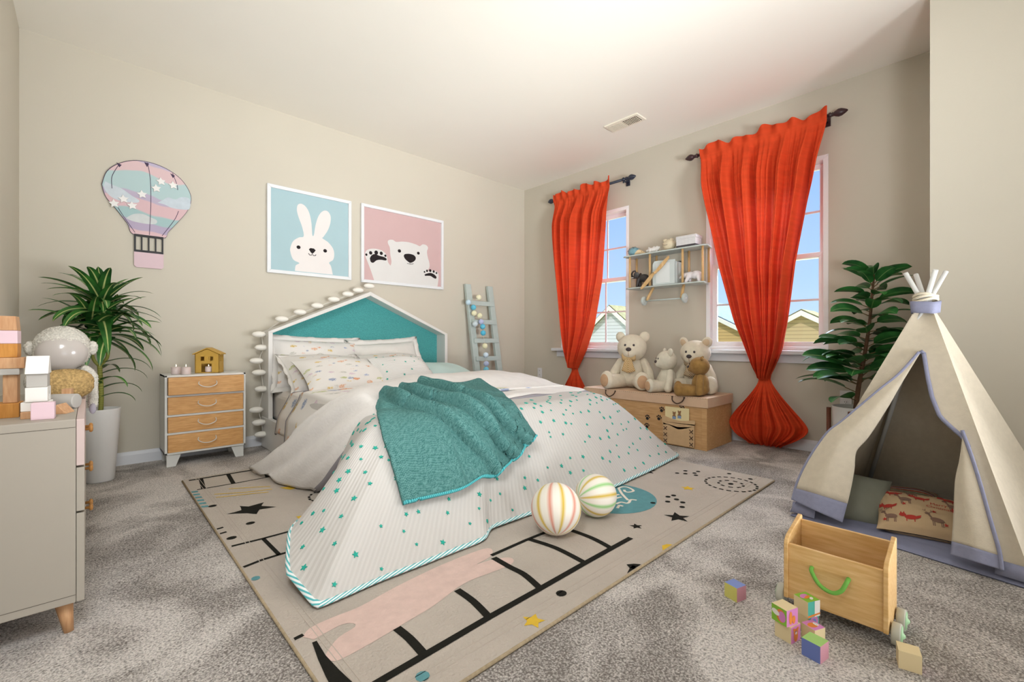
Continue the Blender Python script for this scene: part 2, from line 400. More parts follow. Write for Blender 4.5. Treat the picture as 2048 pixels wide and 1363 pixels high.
for k, (y0, y1, z0, z1) in enumerate(WIN):
    root = thing('window_%d' % (k + 1), None, None, (0, 0, 0)); struct(root)
    wf = Matrix(((0, 0, 1, 0), (1, 0, 0, 0), (0, 1, 0, 0), (0, 0, 0, 1)))       # (a, b, depth) -> (depth, a, b)
    f = MB().ring(y0, y1, z0, z1, .035, .0, .115, wf, .03)
    struct(f.build('window_frame', M_vinyl, root, bevel=.003))
    zm = (z0 + z1) / 2; g0, g1 = y0 + .035, y1 - .035
    for nm, a, c, x in (('upper_sash', zm - .02, z1 - .035, .085), ('lower_sash', z0 + .03, zm + .02, .052)):
        s = MB(); q = .038
        s.ring(g0, g1, a, c, q, x, x + .03, wf)
        so = struct(s.build(nm, M_vinyl, root, bevel=.002))
        s = MB(); wd = (g1 - g0 - 2 * q) / 3
        for j in (1, 2): s.bx(x + .012, x + .02, g0 + q + wd * j - .008, g0 + q + wd * j + .008, a + q, c - q)
        s.bx(x + .011, x + .021, g0 + q, g1 - q, (a + c) / 2 - .008, (a + c) / 2 + .008)
        struct(s.build('grille', M_lite, so))
        struct(MB().bx(x + .014, x + .018, g0 + q * .8, g1 - q * .8, a + q * .8, c - q * .8).build('glass_pane', M_glass, so))
    s = MB().bx(-.075, .1, y0 - .09, y1 + .09, z0 - .032, z0)
    so = struct(s.build('window_sill', M_base, root, bevel=.006))
    struct(MB().bx(-.02, .0, y0 - .05, y1 + .05, z0 - .1, z0 - .032).build('sill_apron', M_base, root, bevel=.004))
# ceiling vent
v = thing('ceiling_vent', 'white slotted air vent set in the ceiling near the curtains', 'vent', (-.62, -1.86, HC))
MB().prism([(-.075, -.165), (.075, -.165), (.075, .165), (-.075, .165)], -.012, 0).build('vent_frame', mat('vent_cream', 'efe8d8', .5), v, bevel=.004)
MB().bx(-.048, .048, -.138, -.004, -.0135, -.012).build('dark_slot_panel', mat('vent_dark', '4a3f33', .9), v)
b = MB()
for i in range(9): b.box((0, -.13 + i * .015, -.016), (.096, .0032, .005), (.5, 0, 0))
b.build('louver', mat('vent_louver', 'cfc6b2', .5), v)
b = MB()
for i in range(9): b.box((0, .012 + i * .0155, -.0135), (.096, .0085, .005), (-.35, 0, 0))
b.build('louver', mat('vent_louver_light', 'ddd5c3', .5), v)
# outlets
M_out = mat('outlet_plastic', 'e6e6e8', .35, .5)
def outlet(label, loc):
    t = thing('wall_outlet', label, 'outlet', loc)
    MB().bx(-.007, 0, -.036, .036, -.058, .058).build('cover_plate', M_out, t, bevel=.003)
    for dz in (-.026, .026):
        o = MB().prism([(.017 * math.cos(a) * (1 if abs(math.cos(a)) < .8 else .9), .015 * math.sin(a)) for a in [i * PI / 8 for i in range(16)]], 0, .0025, frame((-.007, 0, dz), (0, -1, 0), (0, 0, 1))).build('socket', M_out, t)
        s = MB()
        for dy in (-.006, .006): s.bx(-.0103, -.0093, dy - .0012, dy + .0012, dz - .002, dz + .006)
        s.lathe([(.0022, -.0103), (.0022, -.0093)], (0, 0, dz - .008), 8, 'X').build('slot', M_black, t)
outlet('white wall outlet between the bed corner and the first red curtain', (0, -.269, .456))
outlet('white wall outlet behind the broad-leaved plant', (0, -3.317, .423))
# ------------------------------------------------------------------ bed
M_bedwhite = mat('white_lacquer', 'dedbd6', .35, .4)
def fabric_weave(name, c1, c2, sc, bump=.6):
    m, n, b = newmat(name); t, s = uvnode(n)
    a = math_(n, 'SINE', math_(n, 'MULTIPLY', s.outputs['X'], sc)); c = math_(n, 'SINE', math_(n, 'MULTIPLY', s.outputs['Y'], sc))
    p = math_(n, 'MULTIPLY', a, c)
    ns = N(n, 'ShaderNodeTexNoise'); ns.inputs['Scale'].default_value = 60; n.links.new(t.outputs['UV'], ns.inputs['Vector'])
    q = math_(n, 'MULTIPLY_ADD', p, .28, ns.outputs['Fac'])
    r = N(n, 'ShaderNodeValToRGB'); r.color_ramp.elements[0].position = .2; r.color_ramp.elements[1].position = .75
    r.color_ramp.elements[0].color = srgb(c1) + (1,); r.color_ramp.elements[1].color = srgb(c2) + (1,)
    n.links.new(q, r.inputs[0]); n.links.new(r.outputs[0], b.inputs['Base Color'])
    bp = N(n, 'ShaderNodeBump'); bp.inputs['Strength'].default_value = bump; bp.inputs['Distance'].default_value = .004
    n.links.new(q, bp.inputs['Height']); n.links.new(bp.outputs[0], b.inputs['Normal'])
    b.inputs['Roughness'].default_value = .9; b.inputs['Specular IOR Level'].default_value = .12
    return m
M_teal = fabric_weave('teal_knit', '346563', '64928e', 560)
M_tealpanel = mat('teal_upholstery', '4f9c9b', .9, .1, .22, 160, .4, 180, .003)
def floral(name, base='e7e3de', dens=.40):
    m, n, b = newmat(name); t = N(n, 'ShaderNodeTexCoord')
    mp = N(n, 'ShaderNodeMapping'); mp.inputs['Scale'].default_value = (9, 15, 1); n.links.new(t.outputs['UV'], mp.inputs[0])
    nz = N(n, 'ShaderNodeTexNoise'); nz.inputs['Scale'].default_value = 3.0; nz.inputs['Detail'].default_value = 4; n.links.new(mp.outputs[0], nz.inputs['Vector'])
    ad = N(n, 'ShaderNodeMixRGB'); ad.blend_type = 'ADD'; ad.inputs[0].default_value = .55; n.links.new(mp.outputs[0], ad.inputs[1]); n.links.new(nz.outputs['Color'], ad.inputs[2])
    v = N(n, 'ShaderNodeTexVoronoi'); v.inputs['Scale'].default_value = 1.0; n.links.new(ad.outputs[0], v.inputs['Vector'])
    sp = N(n, 'ShaderNodeSeparateColor'); n.links.new(v.outputs['Color'], sp.inputs[0])
    r = N(n, 'ShaderNodeValToRGB'); r.color_ramp.interpolation = 'CONSTANT'
    cs = ['d9843e', 'd8b64e', '8f9fc4', 'e0a67c', '7f8fb0', 'b5bd7a', 'd3b9c9', 'c2c0b8']
    el = r.color_ramp.elements
    for i, c in enumerate(cs):
        x = el[i] if i < 2 else el.new(i / len(cs))
        x.position = i / len(cs); x.color = srgb(c) + (1,)
    n.links.new(sp.outputs[0], r.inputs[0])
    mk = N(n, 'ShaderNodeMapRange'); mk.inputs[1].default_value = dens - .1; mk.inputs[2].default_value = dens + .02; mk.inputs[3].default_value = .85; mk.inputs[4].default_value = 0
    n.links.new(v.outputs['Distance'], mk.inputs[0])
    gate = math_(n, 'GREATER_THAN', sp.outputs[1], .30)
    fz = N(n, 'ShaderNodeTexNoise'); fz.inputs['Scale'].default_value = 70; n.links.new(t.outputs['UV'], fz.inputs['Vector'])
    spk = math_(n, 'GREATER_THAN', fz.outputs['Fac'], .43)
    k = math_(n, 'MULTIPLY', math_(n, 'MULTIPLY', mk.outputs[0], gate), spk)
    mx = N(n, 'ShaderNodeMixRGB'); n.links.new(k, mx.inputs[0]); mx.inputs[1].default_value = srgb(base) + (1,); n.links.new(r.outputs[0], mx.inputs[2])
    n.links.new(mx.outputs[0], b.inputs['Base Color']); b.inputs['Roughness'].default_value = .85; b.inputs['Specular IOR Level'].default_value = .15
    return m
M_floral = floral('floral_print_cotton')
M_duvet = mat('off_white_linen', 'e2deda', .9, .12, .03, 14, .35, 70, .006)
M_seam = mat('grey_piping', '8f8b90', .7)
M_quilt = stripes('white_ribbed_quilt', 'c9c5c0', 'c2beb9', 225, 'X', .7, .9, .4, .3)
M_green = mat('green_star_print', '2fa391', .8, .1)
M_hem = stripes('teal_striped_hem', 'e6ebea', '58b0b3', 150, 'X', .45, .8, .1, 0, .010)
M_mattress = mat('mattress_ticking', 'dcd5cd', .8, .15)
BT = .455                                    # bed-top height
bed = thing('bed', 'white house-shaped headboard bed with teal upholstered panel', 'bed', (-2.16, 0, 0))
hw = .84; ez = .915; az = 1.285; dp = .205
def house(k): return [(-hw + k, 0.0), (-hw + k, ez - k * .35), (0, az - k * 1.12), (hw - k, ez - k * .35), (hw - k, 0.0)]
fb = MB(); out, inn = house(0), house(.032)
for y0, y1 in ((-dp, -.012),):
    fr = frame((0, 0, 0), (1, 0, 0), (0, 0, 1))   # local z = -y
    for i in range(4):
        q = [out[i], out[i + 1], inn[i + 1], inn[i]]
        fb.prism(q, .012, dp, fr)
fb.build('headboard_frame', M_bedwhite, bed, bevel=.003)
MB().prism(house(.03), .014, .055, frame((0, 0, 0), (1, 0, 0), (0, 0, 1))).build('headboard_panel', M_tealpanel, bed)
MB().bx(-hw + .02, hw - .02, -2.06, -.2, .07, .2).build('bed_base', M_bedwhite, bed, bevel=.01)
b = MB().bx(-hw - .005, -hw + .03, -.62, -.03, .0, .24); b.build('side_rail', M_bedwhite, bed, bevel=.006)
MB().bx(hw - .03, hw + .005, -.62, -.03, 0, .24).build('side_rail', M_bedwhite, bed, bevel=.006)
for sx in (-1, 1): MB().bx(sx * .72 - .03, sx * .72 + .03, -1.95, -1.89, .012, .07).build('leg', M_bedwhite, bed)
MB().bx(-.785, .785, -2.09, -.07, .2, BT - .005).build('mattress', M_mattress, bed, bevel=.05, seg=4)

# quilt: top band + skirt that pools on the rug
hem = [(0, -3.06, -.95, .06), (.35, -3.07, -1.3, .05), (.75, -3.09, -1.68, .05), (1.05, -3.24, -1.98, .10), (1.3, -3.46, -2.22, .13), (1.5, -3.535, -2.42, .06), (1.68, -3.50, -2.612, .016),
       (2.0, -3.26, -2.605, .016), (2.4, -2.88, -2.615, .016), (2.47, -2.80, -2.60, .016), (2.54, -2.76, -2.535, .02), (2.9, -2.40, -2.55, .016), (3.5, -1.78, -2.58, .016), (4.0, -1.25, -2.555, .016), (4.32, -.90, -2.50, .018),
       (4.5, -.95, -2.30, .04), (4.8, -1.12, -2.05, .05), (5.3, -1.22, -1.6, .05), (5.8, -1.24, -.95, .06)]
rim = [(0, -2.955, -.95), (1.0, -2.955, -1.85), (1.3, -2.945, -2.05), (1.68, -2.90, -2.115), (2.0, -2.72, -2.14), (2.47, -2.48, -2.145), (3.5, -1.86, -2.145), (4.0, -1.52, -2.13), (4.32, -1.41, -2.09), (4.6, -1.372, -1.9), (4.8, -1.365, -1.75), (5.8, -1.365, -.95)]
SMAX = 5.8
def smooth_table(rows, x, h=.06):
    acc = [0] * (len(rows[0]) - 1)
    for d in (-h, -h / 2, 0, h / 2, h):
        for i, q in enumerate(table(rows, max(0, min(SMAX, x + d)))): acc[i] += q / 5
    return acc
def quilt_pt(s, t):
    hx, hy, hz = table(hem, s) if abs(s - 2.45) < .0 else smooth_table(hem, s, .045 if s > 1.9 else (.012 if s > 1.5 else .04))
    rx, ry = smooth_table(rim, s, .12)
    if t < .18:
        k = t / .18; cx, cy = -2.16 + (rx + 2.16) * .72, max(ry, min(-1.55, ry)) + .5 * sstep(.8, 1.5, s) * (1 - sstep(4.2, 4.9, s))
        return Vector((cx + (rx - cx) * k, cy + (ry - cy) * k, BT + .012 + .012 * math.sin(k * PI)))
    q = (t - .18) / .82
    dx, dy = hx - rx, hy - ry; z0 = BT + .012
    P0 = Vector((rx, ry, z0)); P1 = Vector((rx + dx * .30, ry + dy * .30, z0 + .01)); P2 = Vector((rx + dx * .60, ry + dy * .60, z0 * .42)); P3 = Vector((hx, hy, hz))
    p = P0 * (1 - q) ** 3 + P1 * 3 * q * (1 - q) ** 2 + P2 * 3 * q * q * (1 - q) + P3 * q ** 3
    w = sstep(.15, .8, q) * (1 - .75 * sstep(.85, 1, q))
    nrm = Vector((dx, dy, 0)).normalized() if (dx or dy) else Vector((0, -1, 0))
    fold = .016 * math.sin(s * 7.5 + .6) + .012 * math.sin(s * 3.7 + 2) + .012 * math.sin(s * 15 + 1) * sstep(.4, 1, q)
    p += nrm * fold * w
    bul = math.exp(-((s - 1.33) / .22) ** 2) * .07 * math.sin(PI * q)
    p += Vector((-.4, -.9, .75)) * bul
    p.z = max(p.z, .016)
    return p
def quilt_n(s, t):
    a = quilt_pt(min(SMAX, s + .01), t) - quilt_pt(max(0, s - .01), t); c = quilt_pt(s, min(1, t + .01)) - quilt_pt(s, max(0, t - .01))
    nn = c.cross(a); nn.normalize()
    if nn.z < -.2: nn = -nn
    return a.normalized(), c.normalized(), nn
q = MB(); q.grid(lambda u, v: quilt_pt(u * SMAX, v), 230, 60)
q.mi = 1
rs = random.Random(3)
for i in range(46):
    for j in range(11):
        s = (i + .5 + rs.uniform(-.36, .36) + .5 * (j % 2)) * SMAX / 46; t = .12 + (j + .5 + rs.uniform(-.34, .34)) * .86 / 11
        if s > SMAX - .05 or t > .965 or s < .8: continue
        if rs.random() < .22: continue
        c = quilt_pt(s, t); a, d, nn = quilt_n(s, t); d = (d - a * d.dot(a)).normalized(); r = rs.choice((.0075, .0095, .0125))
        q.flat(star(r, .45, rs.uniform(0, 6)), 0, lambda x, y, z: c + a * x + d * y + nn * .0035)
q.mi = 2
def hempt(u, v):
    s = u * SMAX; p0 = quilt_pt(s, 1 - .016 * (1 - v)); _, _, nn = quilt_n(s, .985); return p0 + nn * .004
q.grid(hempt, 230, 2)
qo = q.build('quilt', [M_quilt, M_green, M_hem], None, solid=.006)
tag(qo, 'white ribbed quilt printed with small green stars, hanging over the bed foot', 'quilt')

# fitted floral sheet, turned back in two layers at the head end
def drape(u, yh, yf, z0, hemL, hemR, puff=.0, xl=-2.95, xr=-1.37):
    """cross-bed strip: u 0..1 from left hem over the bed top to the right hem"""
    pass
def sheet_pt(u, v, yh, yf, ztop, zl, outl, skew=0.0, lip=.012):
    # u: left hem(0) .. right edge(1); v: head edge(0) .. foot edge(1)
    y = yh + (yf - yh) * v
    L, T, R = .42, 1.58, .30; d = u * (L + T + R)
    if d < L:
        k = 1 - d / L; a = k * PI / 2 * 1.0
        x = -2.945 - outl * (1 - math.cos(min(1, k * 1.6) * PI / 2)) - .012; z = ztop - (ztop - zl) * k ** 1.25; y += skew * k
    elif d < L + T: x = -2.945 + (d - L); z = ztop + .02 * math.sin(PI * (d - L) / T); k = 0
    else:
        k = (d - L - T) / R; x = -1.365 + .04 * math.sin(k * PI / 2) + .008; z = ztop - (ztop - .2) * k ** 1.3
    e = lip * (sstep(0, .06, v) - 1) * .9
    ed = min(1, (d if d < L else 9) / .06 + .4) if d < L else 1
    return Vector((x, y, z + e * 1.0 + .004 * math.sin(9 * u + 5 * v)))
M_sheet2 = mat('floral_reverse_cotton', 'e0dbd4', .85, .15, .04, 20)
for nm, lab, a in (('flat_sheet', 'floral sheet tucked under the pillows on the bed', (-.62, -1.75, BT + .012, .17, .045, .20)), ('sheet_fold', 'floral turned-back blanket layer between the pillows and the plain duvet', (-.84, -1.80, BT + .036, .16, .075, .10))):
    s = MB(); s.grid(lambda u, v: sheet_pt(u, v, *a), 90, 14, uvs=(1.9, .9)); s.mi = 1
    s.tube([sheet_pt(i / 60, 0, *a) + Vector((0, -.001, .001)) for i in range(61)], .0035, 6)
    o = s.build(nm, [M_floral, M_seam], None, solid=.012); tag(o, lab, 'sheet')

# duvet
def duvet_pt(u, v):
    zt = .512 - .037 * sstep(.35, 1, v) + .028 * math.sin(PI * min(1, v * 1.4)) * (1)
    L, T, R = .62, 1.56, .45; d = u * (L + T + R)
    yl = -.80 + (-1.50 + .80) * v; yt = -1.50 + (-1.99 + 1.50) * v; yr = -.85 + (-2.0 + .85) * v
    hx = -3.27 + .17 * v ** .7 - .05 * math.sin(PI * v); hz = .045 - .02 * math.sin(PI * v)
    if d < L:
        k = 1 - d / L
        P0 = Vector((-2.93, yt, zt)); P3 = Vector((hx, yl, hz)); P1 = Vector((-3.02, yt * .85 + yl * .15, zt - .03)); P2 = Vector((-3.05 + (hx + 3.05) * .6, yt * .55 + yl * .45, .20))
        p = P0 * (1 - k) ** 3 + P1 * 3 * k * (1 - k) ** 2 + P2 * 3 * k * k * (1 - k) + P3 * k ** 3
        p += Vector((-.6, -.5, .3)).normalized() * (.022 * math.sin(v * 8 + k * 2) + .012 * math.sin(v * 17 + k * 5)) * math.sin(PI * min(1, k * .9)) 
        w = 0
    elif d < L + T:
        w = (d - L) / T; y = yt + (yr - yt) * (1 - (1 - w) ** 4)
        p = Vector((-2.93 + 1.56 * w, y, zt + .035 * math.sin(PI * w) * math.sin(PI * min(1, v * 1.1 + .15)) + .02 * sstep(.5, .9, w) * (1 - v)))
        p.z += .006 * math.sin(w * 14 + v * 5) + .005 * math.sin(v * 11 - w * 6)
    else:
        k = (d - L - T) / R; p = Vector((-1.37 + .16 * math.sin(k * PI / 2), yr - .1 * k, zt + .02 * (1 - v) * (1 - k) - .36 * k ** 1.6))
    r = max(0, 1 - min(v, 1 - v) / .05); p.z -= .018 * r * r
    p.z += .004 * noise.noise(p * 6) * 2
    p.z = max(p.z, .03)
    return p
s = MB(); s.grid(duvet_pt, 150, 60, uvs=(2.6, 1)); s.mi = 1
s.tube([duvet_pt(i / 90, 1) + Vector((0, -.003, .002)) for i in range(91)], .0045, 6)
o = s.build('duvet', [M_duvet, M_seam], None, solid=.022); tag(o, 'plain off-white linen duvet spilling over the side of the bed to the rug', 'duvet')

# pillows
def cushion(b, w, h, t, fr, flange=0.0, nu=26, nv=20, sag=0.0, uvs=(1, 1)):
    def f(sgn):
        def g(u, v):
            a, c = 2 * u - 1, 2 * v - 1
            e = ((1 - abs(a) ** 2.6) * (1 - abs(c) ** 2.6)); e = max(0, e) ** .55
            pin = 1 - .07 * (1 - c * c) * a * a - .0; pin2 = 1 - .07 * (1 - a * a) * c * c
            wr = .06 * t * math.sin(5 * a + 3 * c + w * 9) * e
            return fr @ Vector((a * w / 2 * pin, c * h / 2 * pin2 - sag * a * a, sgn * (t / 2 * e + .002) + wr * .6))
        return g
    b.grid(f(1), nu, nv, uvs=uvs); b.grid(lambda u, v: f(-1)(1 - u, v), nu, nv, uvs=uvs)
    return f(1)
def pillow(name, label, m, w, h, t, loc, rot, flange=None, group=None, uvs=(1, 1), cat='pillow'):
    root = thing(name, label, cat, loc, rot, group)
    b = MB(); f = cushion(b, w, h, t, Matrix(), uvs=uvs)
    b.build('pillow_body', m, root, recalc=False)
    if flange:
        k = flange[1]; b = MB(); n = 28
        def edge(i, g):
            side, q = divmod(i, n); q = q / n * 2 - 1
            a, c = ((q, -1), (1, q), (-q, 1), (-1, -q))[side % 4]
            pin = 1 - .07 * (1 - c * c) * a * a; pin2 = 1 - .07 * (1 - a * a) * c * c
            ox = k * (1 if g else 0); wob = .012 * math.sin(i * .9) * g
            return Vector((a * (w / 2 + ox) * pin, c * (h / 2 + ox) * pin2, wob))
        b.grid(lambda u, v: edge(int(round(u * 4 * n)) % (4 * n), v), 4 * n, 3, cu=True)
        b.build('flange', flange[0], root, solid=.004)
    return root
M_pillow = mat('white_pillow_cotton', 'e6e2dc', .85, .15, .02, 20, .2, 40, .004)
M_aqua = mat('pale_aqua_cotton', 'c3d9d6', .85, .15, .02)
M_quiltp = stripes('ribbed_pillow_cotton', 'e6e4e0', 'dad8d4', 24, 'Y', .7, .9, .3, .3)
pillow('pillow', 'floral pillow with ruffled edge leaning on the teal panel, highest of the florals', M_floral, .70, .42, .17, (-2.60, -.17, .655), (1.12, .04, 0), (M_pillow, .045), uvs=(1.1, .8))
pillow('pillow', 'plain white pillow with wide ruffled edge leaning on the teal panel', M_pillow, .66, .40, .17, (-1.96, -.18, .645), (1.10, -.05, .04), (M_pillow, .05))
pillow('pillow', 'floral pillow with a ruffled end, low beside the headboard post', M_floral, .62, .42, .19, (-2.62, -.40, .58), (.66, .02, .06), (M_pillow, .03), uvs=(1, .8))
pillow('pillow', 'floral pillow just behind the white star-print cushion', M_floral, .56, .40, .17, (-2.03, -.42, .595), (.62, .0, -.02), None, uvs=(1, .8))
pillow('pillow', 'large floral pillow lying in front, nearest the floral bedding fold', M_floral, .72, .44, .18, (-2.56, -.66, .575), (.50, .03, .03), None, uvs=(1.1, .9))
pillow('pillow', 'pale aqua pillow lying flat at the far edge of the bed', M_aqua, .52, .42, .14, (-1.60, -.56, .555), (.18, .1, -.12), None)
sp_ = pillow('pillow', 'white ribbed cushion printed with small green stars, in front of the plain pillow', M_quiltp, .52, .34, .14, (-2.12, -.72, .60), (.66, 0, .05), None, cat='cushion')
b = MB(); rs = random.Random(11)
bb = MB(); f = cushion(bb, .52, .34, .14, Matrix()); bb.bm.free()
for i in range(7):
    for j in range(4):
        u, v = (i + .5 + rs.uniform(-.3, .3)) / 7, (j + .5 + rs.uniform(-.3, .3)) / 4
        if rs.random() < .3: continue
        r = rs.choice((.0085, .012)); rot = rs.uniform(0, 6)
        b.flat(star(r, .45, rot), 0, lambda x, y, z: f(u + x / .52, v + y / .34) + Vector((0, 0, .003)))
b.build('star_print', M_green, sp_)

# teal throw: accordion folds fanning out over the foot of the bed
from mathutils.bvhtree import BVHTree
def lerp_rows(rows, u):
    n = len(rows) - 1; i = min(n - 1, int(u * n)); return rows[i].lerp(rows[i + 1], u * n - i)
TL = spline([(-2.85, -1.72), (-2.98, -1.98), (-3.07, -2.167), (-3.11, -2.33), (-3.124, -2.46)], 10)
TR = spline([(-1.985, -1.58), (-2.03, -1.78), (-2.17, -2.03), (-2.28, -2.21), (-2.30, -2.345)], 10)
_dg = bpy.context.evaluated_depsgraph_get(); _v, _p = [], []
for nm in ('quilt', 'duvet'):
    me = bpy.data.objects[nm].evaluated_get(_dg).to_mesh(); k = len(_v)
    _v += [x.co.copy() for x in me.vertices]; _p += [[k + i for i in q.vertices] for q in me.polygons]
_bv = BVHTree.FromPolygons(_v, _p)
def rest(x, y):
    """top of the bed covers under (x, y), eased over a few centimetres"""
    z = 0; nn = Vector()
    for dx, dy in ((0, 0), (.02, 0), (-.02, 0), (0, .02), (0, -.02)):
        h = _bv.ray_cast(Vector((x + dx, y + dy, 2)), Vector((0, 0, -1))); z += h[0].z; nn += h[1] if h[1].z > 0 else -h[1]
    return z / 5, nn.normalized()
def throw_pt(u, v):
    a, c = lerp_rows(TL, v), lerp_rows(TR, v)
    x = a[0] + (c[0] - a[0]) * u; y = a[1] + (c[1] - a[1]) * u
    y += (.06 * math.sin(u * PI) - .03 * math.sin(u * 11)) * (1 - v) * (1 - v) - .035 * math.sin(PI * u) * v
    z, nn = rest(x, y); h = .018
    for f0, f1, am in ((.02, .62, .074), (.17, .80, .078), (.40, .93, .070)):
        f = f0 + (f1 - f0) * v ** 1.15; q = u - f
        h += am * (.45 + .55 * sstep(0, .22, v)) * (sstep(-.012, .012, q) * math.exp(-max(0, q) / (.11 + .05 * v)) - .25 * math.exp(-((q + .025) / .03) ** 2)) * (1 - .35 * v) 
    h += .006 * math.sin(u * 7 + v * 6) + .004 * math.sin(u * 19 - v * 5)
    h *= .55 + .45 * min(1, u / .03, (1 - u) / .03)
    return Vector((x, y, z)) + nn * max(.012, h)
s = MB(); P_ = s.grid(throw_pt, 170, 80)
uvd = {}                                              # weave follows the cloth: lengths measured along it
for i, row in enumerate(P_):
    for j, v_ in enumerate(row):
        lu = 0 if i == 0 else uvd[P_[i - 1][j]][0] + (v_.co - P_[i - 1][j].co).length
        lv = 0 if j == 0 else uvd[row[j - 1]][1] + (v_.co - row[j - 1].co).length
        uvd[v_] = (lu, lv)
for f_ in s.bm.faces:
    for l_ in f_.loops: l_[s.uv].uv = uvd[l_.vert]
s.mi = 1
s.grid(lambda u, v: throw_pt(u, .985 + v * .018) + Vector((0, -.005, .004)), 110, 1, uvs=(1, 1))
o = s.build('throw', [M_teal, stripes('teal_throw_edge', '2f8f98', '67c0c2', 90, 'X', .5, .9, .2)], None, solid=.014)
tag(o, 'teal knitted throw blanket laid in folds across the bed foot', 'throw')

# string of white paper discs along the headboard
sl = thing('string_lights', 'string of white oval paper lights along the headboard edge', 'string lights', (-3.0, -.11, 0))
M_disc = mat('white_paper_disc', 'f3efe6', .7, .2, .02)
pts = [(-3.035, z) for z in (.11, .205, .305, .465, .595, .687, .79, .893)]
zz = lambda x: .935 + (x + 3.0) * (1.285 - .915) / .84
pts += [(x, zz(x) + .03) for x in (-2.88, -2.74, -2.60, -2.46, -2.335, -2.24, -2.135)]
pts = [(-3.045 - .018 * ((i * 7) % 3 - 1), z) if i < 8 else (x, z) for i, (x, z) in enumerate(pts)]
MB().tube([(x + 3.0 + (.018 if i < 8 else 0), -.0, z - (.012 if i >= 8 else 0)) for i, (x, z) in enumerate(pts)], .0022, 6).build('cord', mat('white_cord', 'd8d4cc', .6), sl)
for i, (x, z) in enumerate(pts):
    MB().ell((x + 3.0, -.012, z), (.050, .034, .0235)).build('light_disc', M_disc, sl)

# decorative ladder against the wall
lad = thing('ladder', 'pale green wooden decorative ladder leaning in the bedroom corner', 'ladder', (-.73, 0, 0))
M_mint = mat('pale_mint_paint', 'b9c4bf', .6, .2, .03, 20)
def lean(x, z): return (x + .73, -.035 - .17 * (1 - z / 1.48), z)
def rail(x0, x1, w):
    b = MB(); p0, p1 = Vector(lean(x0, 0)), Vector(lean(x1, 1.475))
    for s_ in (0,):
        d = Vector((w / 2, 0, 0)); t = Vector((0, .02, 0))
        v = [b.bm.verts.new(q) for q in (p0 - d - t, p0 + d - t, p0 + d + t, p0 - d + t, p1 - d - t, p1 + d - t, p1 + d + t, p1 - d + t)]
        for q in ((3, 2, 1, 0), (4, 5, 6, 7), (0, 1, 5, 4), (1, 2, 6, 5), (2, 3, 7, 6), (3, 0, 4, 7)): b._f([v[i] for i in q])
    b.build('rail', M_mint, lad, bevel=.004)
rail(-.865, -.935, .075); rail(-.53, -.615, .075)
for z in (.20, .42, .645, .845, 1.055, 1.265):
    k = z / 1.475; x0 = -.86 - .075 * k - .0; x1 = -.515 - .10 * k + .0
    b = MB(); c = lean((x0 + x1) / 2, z); b.box((c[0], c[1] - .028, c[2]), (x1 - x0 + .03, .016, .05)); b.build('rung', M_mint, lad, bevel=.003)
pl_ = thing('string_lights', 'string of pastel blue and cream cotton ball lights on the ladder', 'string lights', (-.73, 0, 0))
bl = [(949, 597, 'f3efcf'), (928.5, 608.5, 'c9e2f0'), (937.5, 617.5, '6cc3de'), (938, 629, 'f1eec9'), (948, 633, 'efecc6'), (950, 645, 'bcc3e2'), (938, 650, 'cfdde3'), (952.5, 654.5, '6cc3de'), (952.5, 667, '5fbfe0'), (954, 692.5, 'efecc6'), (954.5, 710, 'd3e6f2'), (954, 727, 'b9c3e0'), (953, 738, '7cc6dc'), (954, 748, 'd5e6ee')]
bp_ = []
for px, py, c in bl:                              # balls hang 6 cm in front of the rails
    x = -.764 + (px - 960) * .0074; z = .845 - (py - 682) * .00567
    p = lean(x, z); bp_.append((p[0], p[1] - .075, p[2]))
for z in (.36, .27): bp_.append((bp_[-1][0], lean(-.8, z)[1] - .075, z))
cols = [c for _, _, c in bl] + ['efecc6', '7cc6dc']
MB().tube([Vector(p) + Vector((0, .0, 0)) for p in bp_], .002, 6).build('cord', mat('clear_cord', 'c9c6b8', .5), pl_)
cm = {}
for p, c in zip(bp_, cols):
    if c not in cm: cm[c] = mat('cotton_ball_' + str(len(cm)), c, .8, .1, .05, 60)
    MB().ell(p, (.030, .030, .030), None, 18, 12).build('cotton_ball', cm[c], pl_)

# ------------------------------------------------------------------ nightstand with house and candles
M_oak = wood('oak_drawer_front', 'cf9a5f', 'ecbb80', 0, 1.1, .45, .6)
M_cab = mat('white_cabinet', 'dcdcd8', .4, .35)
ns = thing('nightstand', 'white nightstand with four oak drawers and splayed feet', 'nightstand', (-3.412, 0, 0))
y0, y1 = -.30, -.02; x0, x1 = -.236, .236; zb, zt = .082, .612
b = MB().bx(x0, x0 + .014, y0, y1, zb, zt).bx(x1 - .014, x1, y0, y1, zb, zt).bx(x0, x1, y0, y1, zt - .014, zt).bx(x0, x1, y0, y1, zb, zb + .014).bx(x0, x1, y1 - .012, y1, zb, zt)
for z in (.221, .340, .472): b.bx(x0 + .01, x1 - .01, y0, y1 - .02, z - .007, z + .007)
b.build('body', M_cab, ns, bevel=.002)
zs = [(.097, .213), (.229, .332), (.348, .464), (.481, .597)]
for i, (a, c) in enumerate(zs):
    f = y0 - .004 - (.022 if i == 3 else 0)
    d = MB().bx(x0 + .017, x1 - .017, f, f + .25, a, c).build('drawer', M_oak, ns, bevel=.0015)
    zc = (a + c) / 2 + .012
    MB().tube(spline([(-.05, f, zc + .012), (-.056, f - .026, zc - .002), (-.03, f - .034, zc - .02), (.01, f - .034, zc - .024), (.045, f - .03, zc - .008), (.05, f, zc + .012)], 6), .0028, 8).build('handle', M_cab, d)
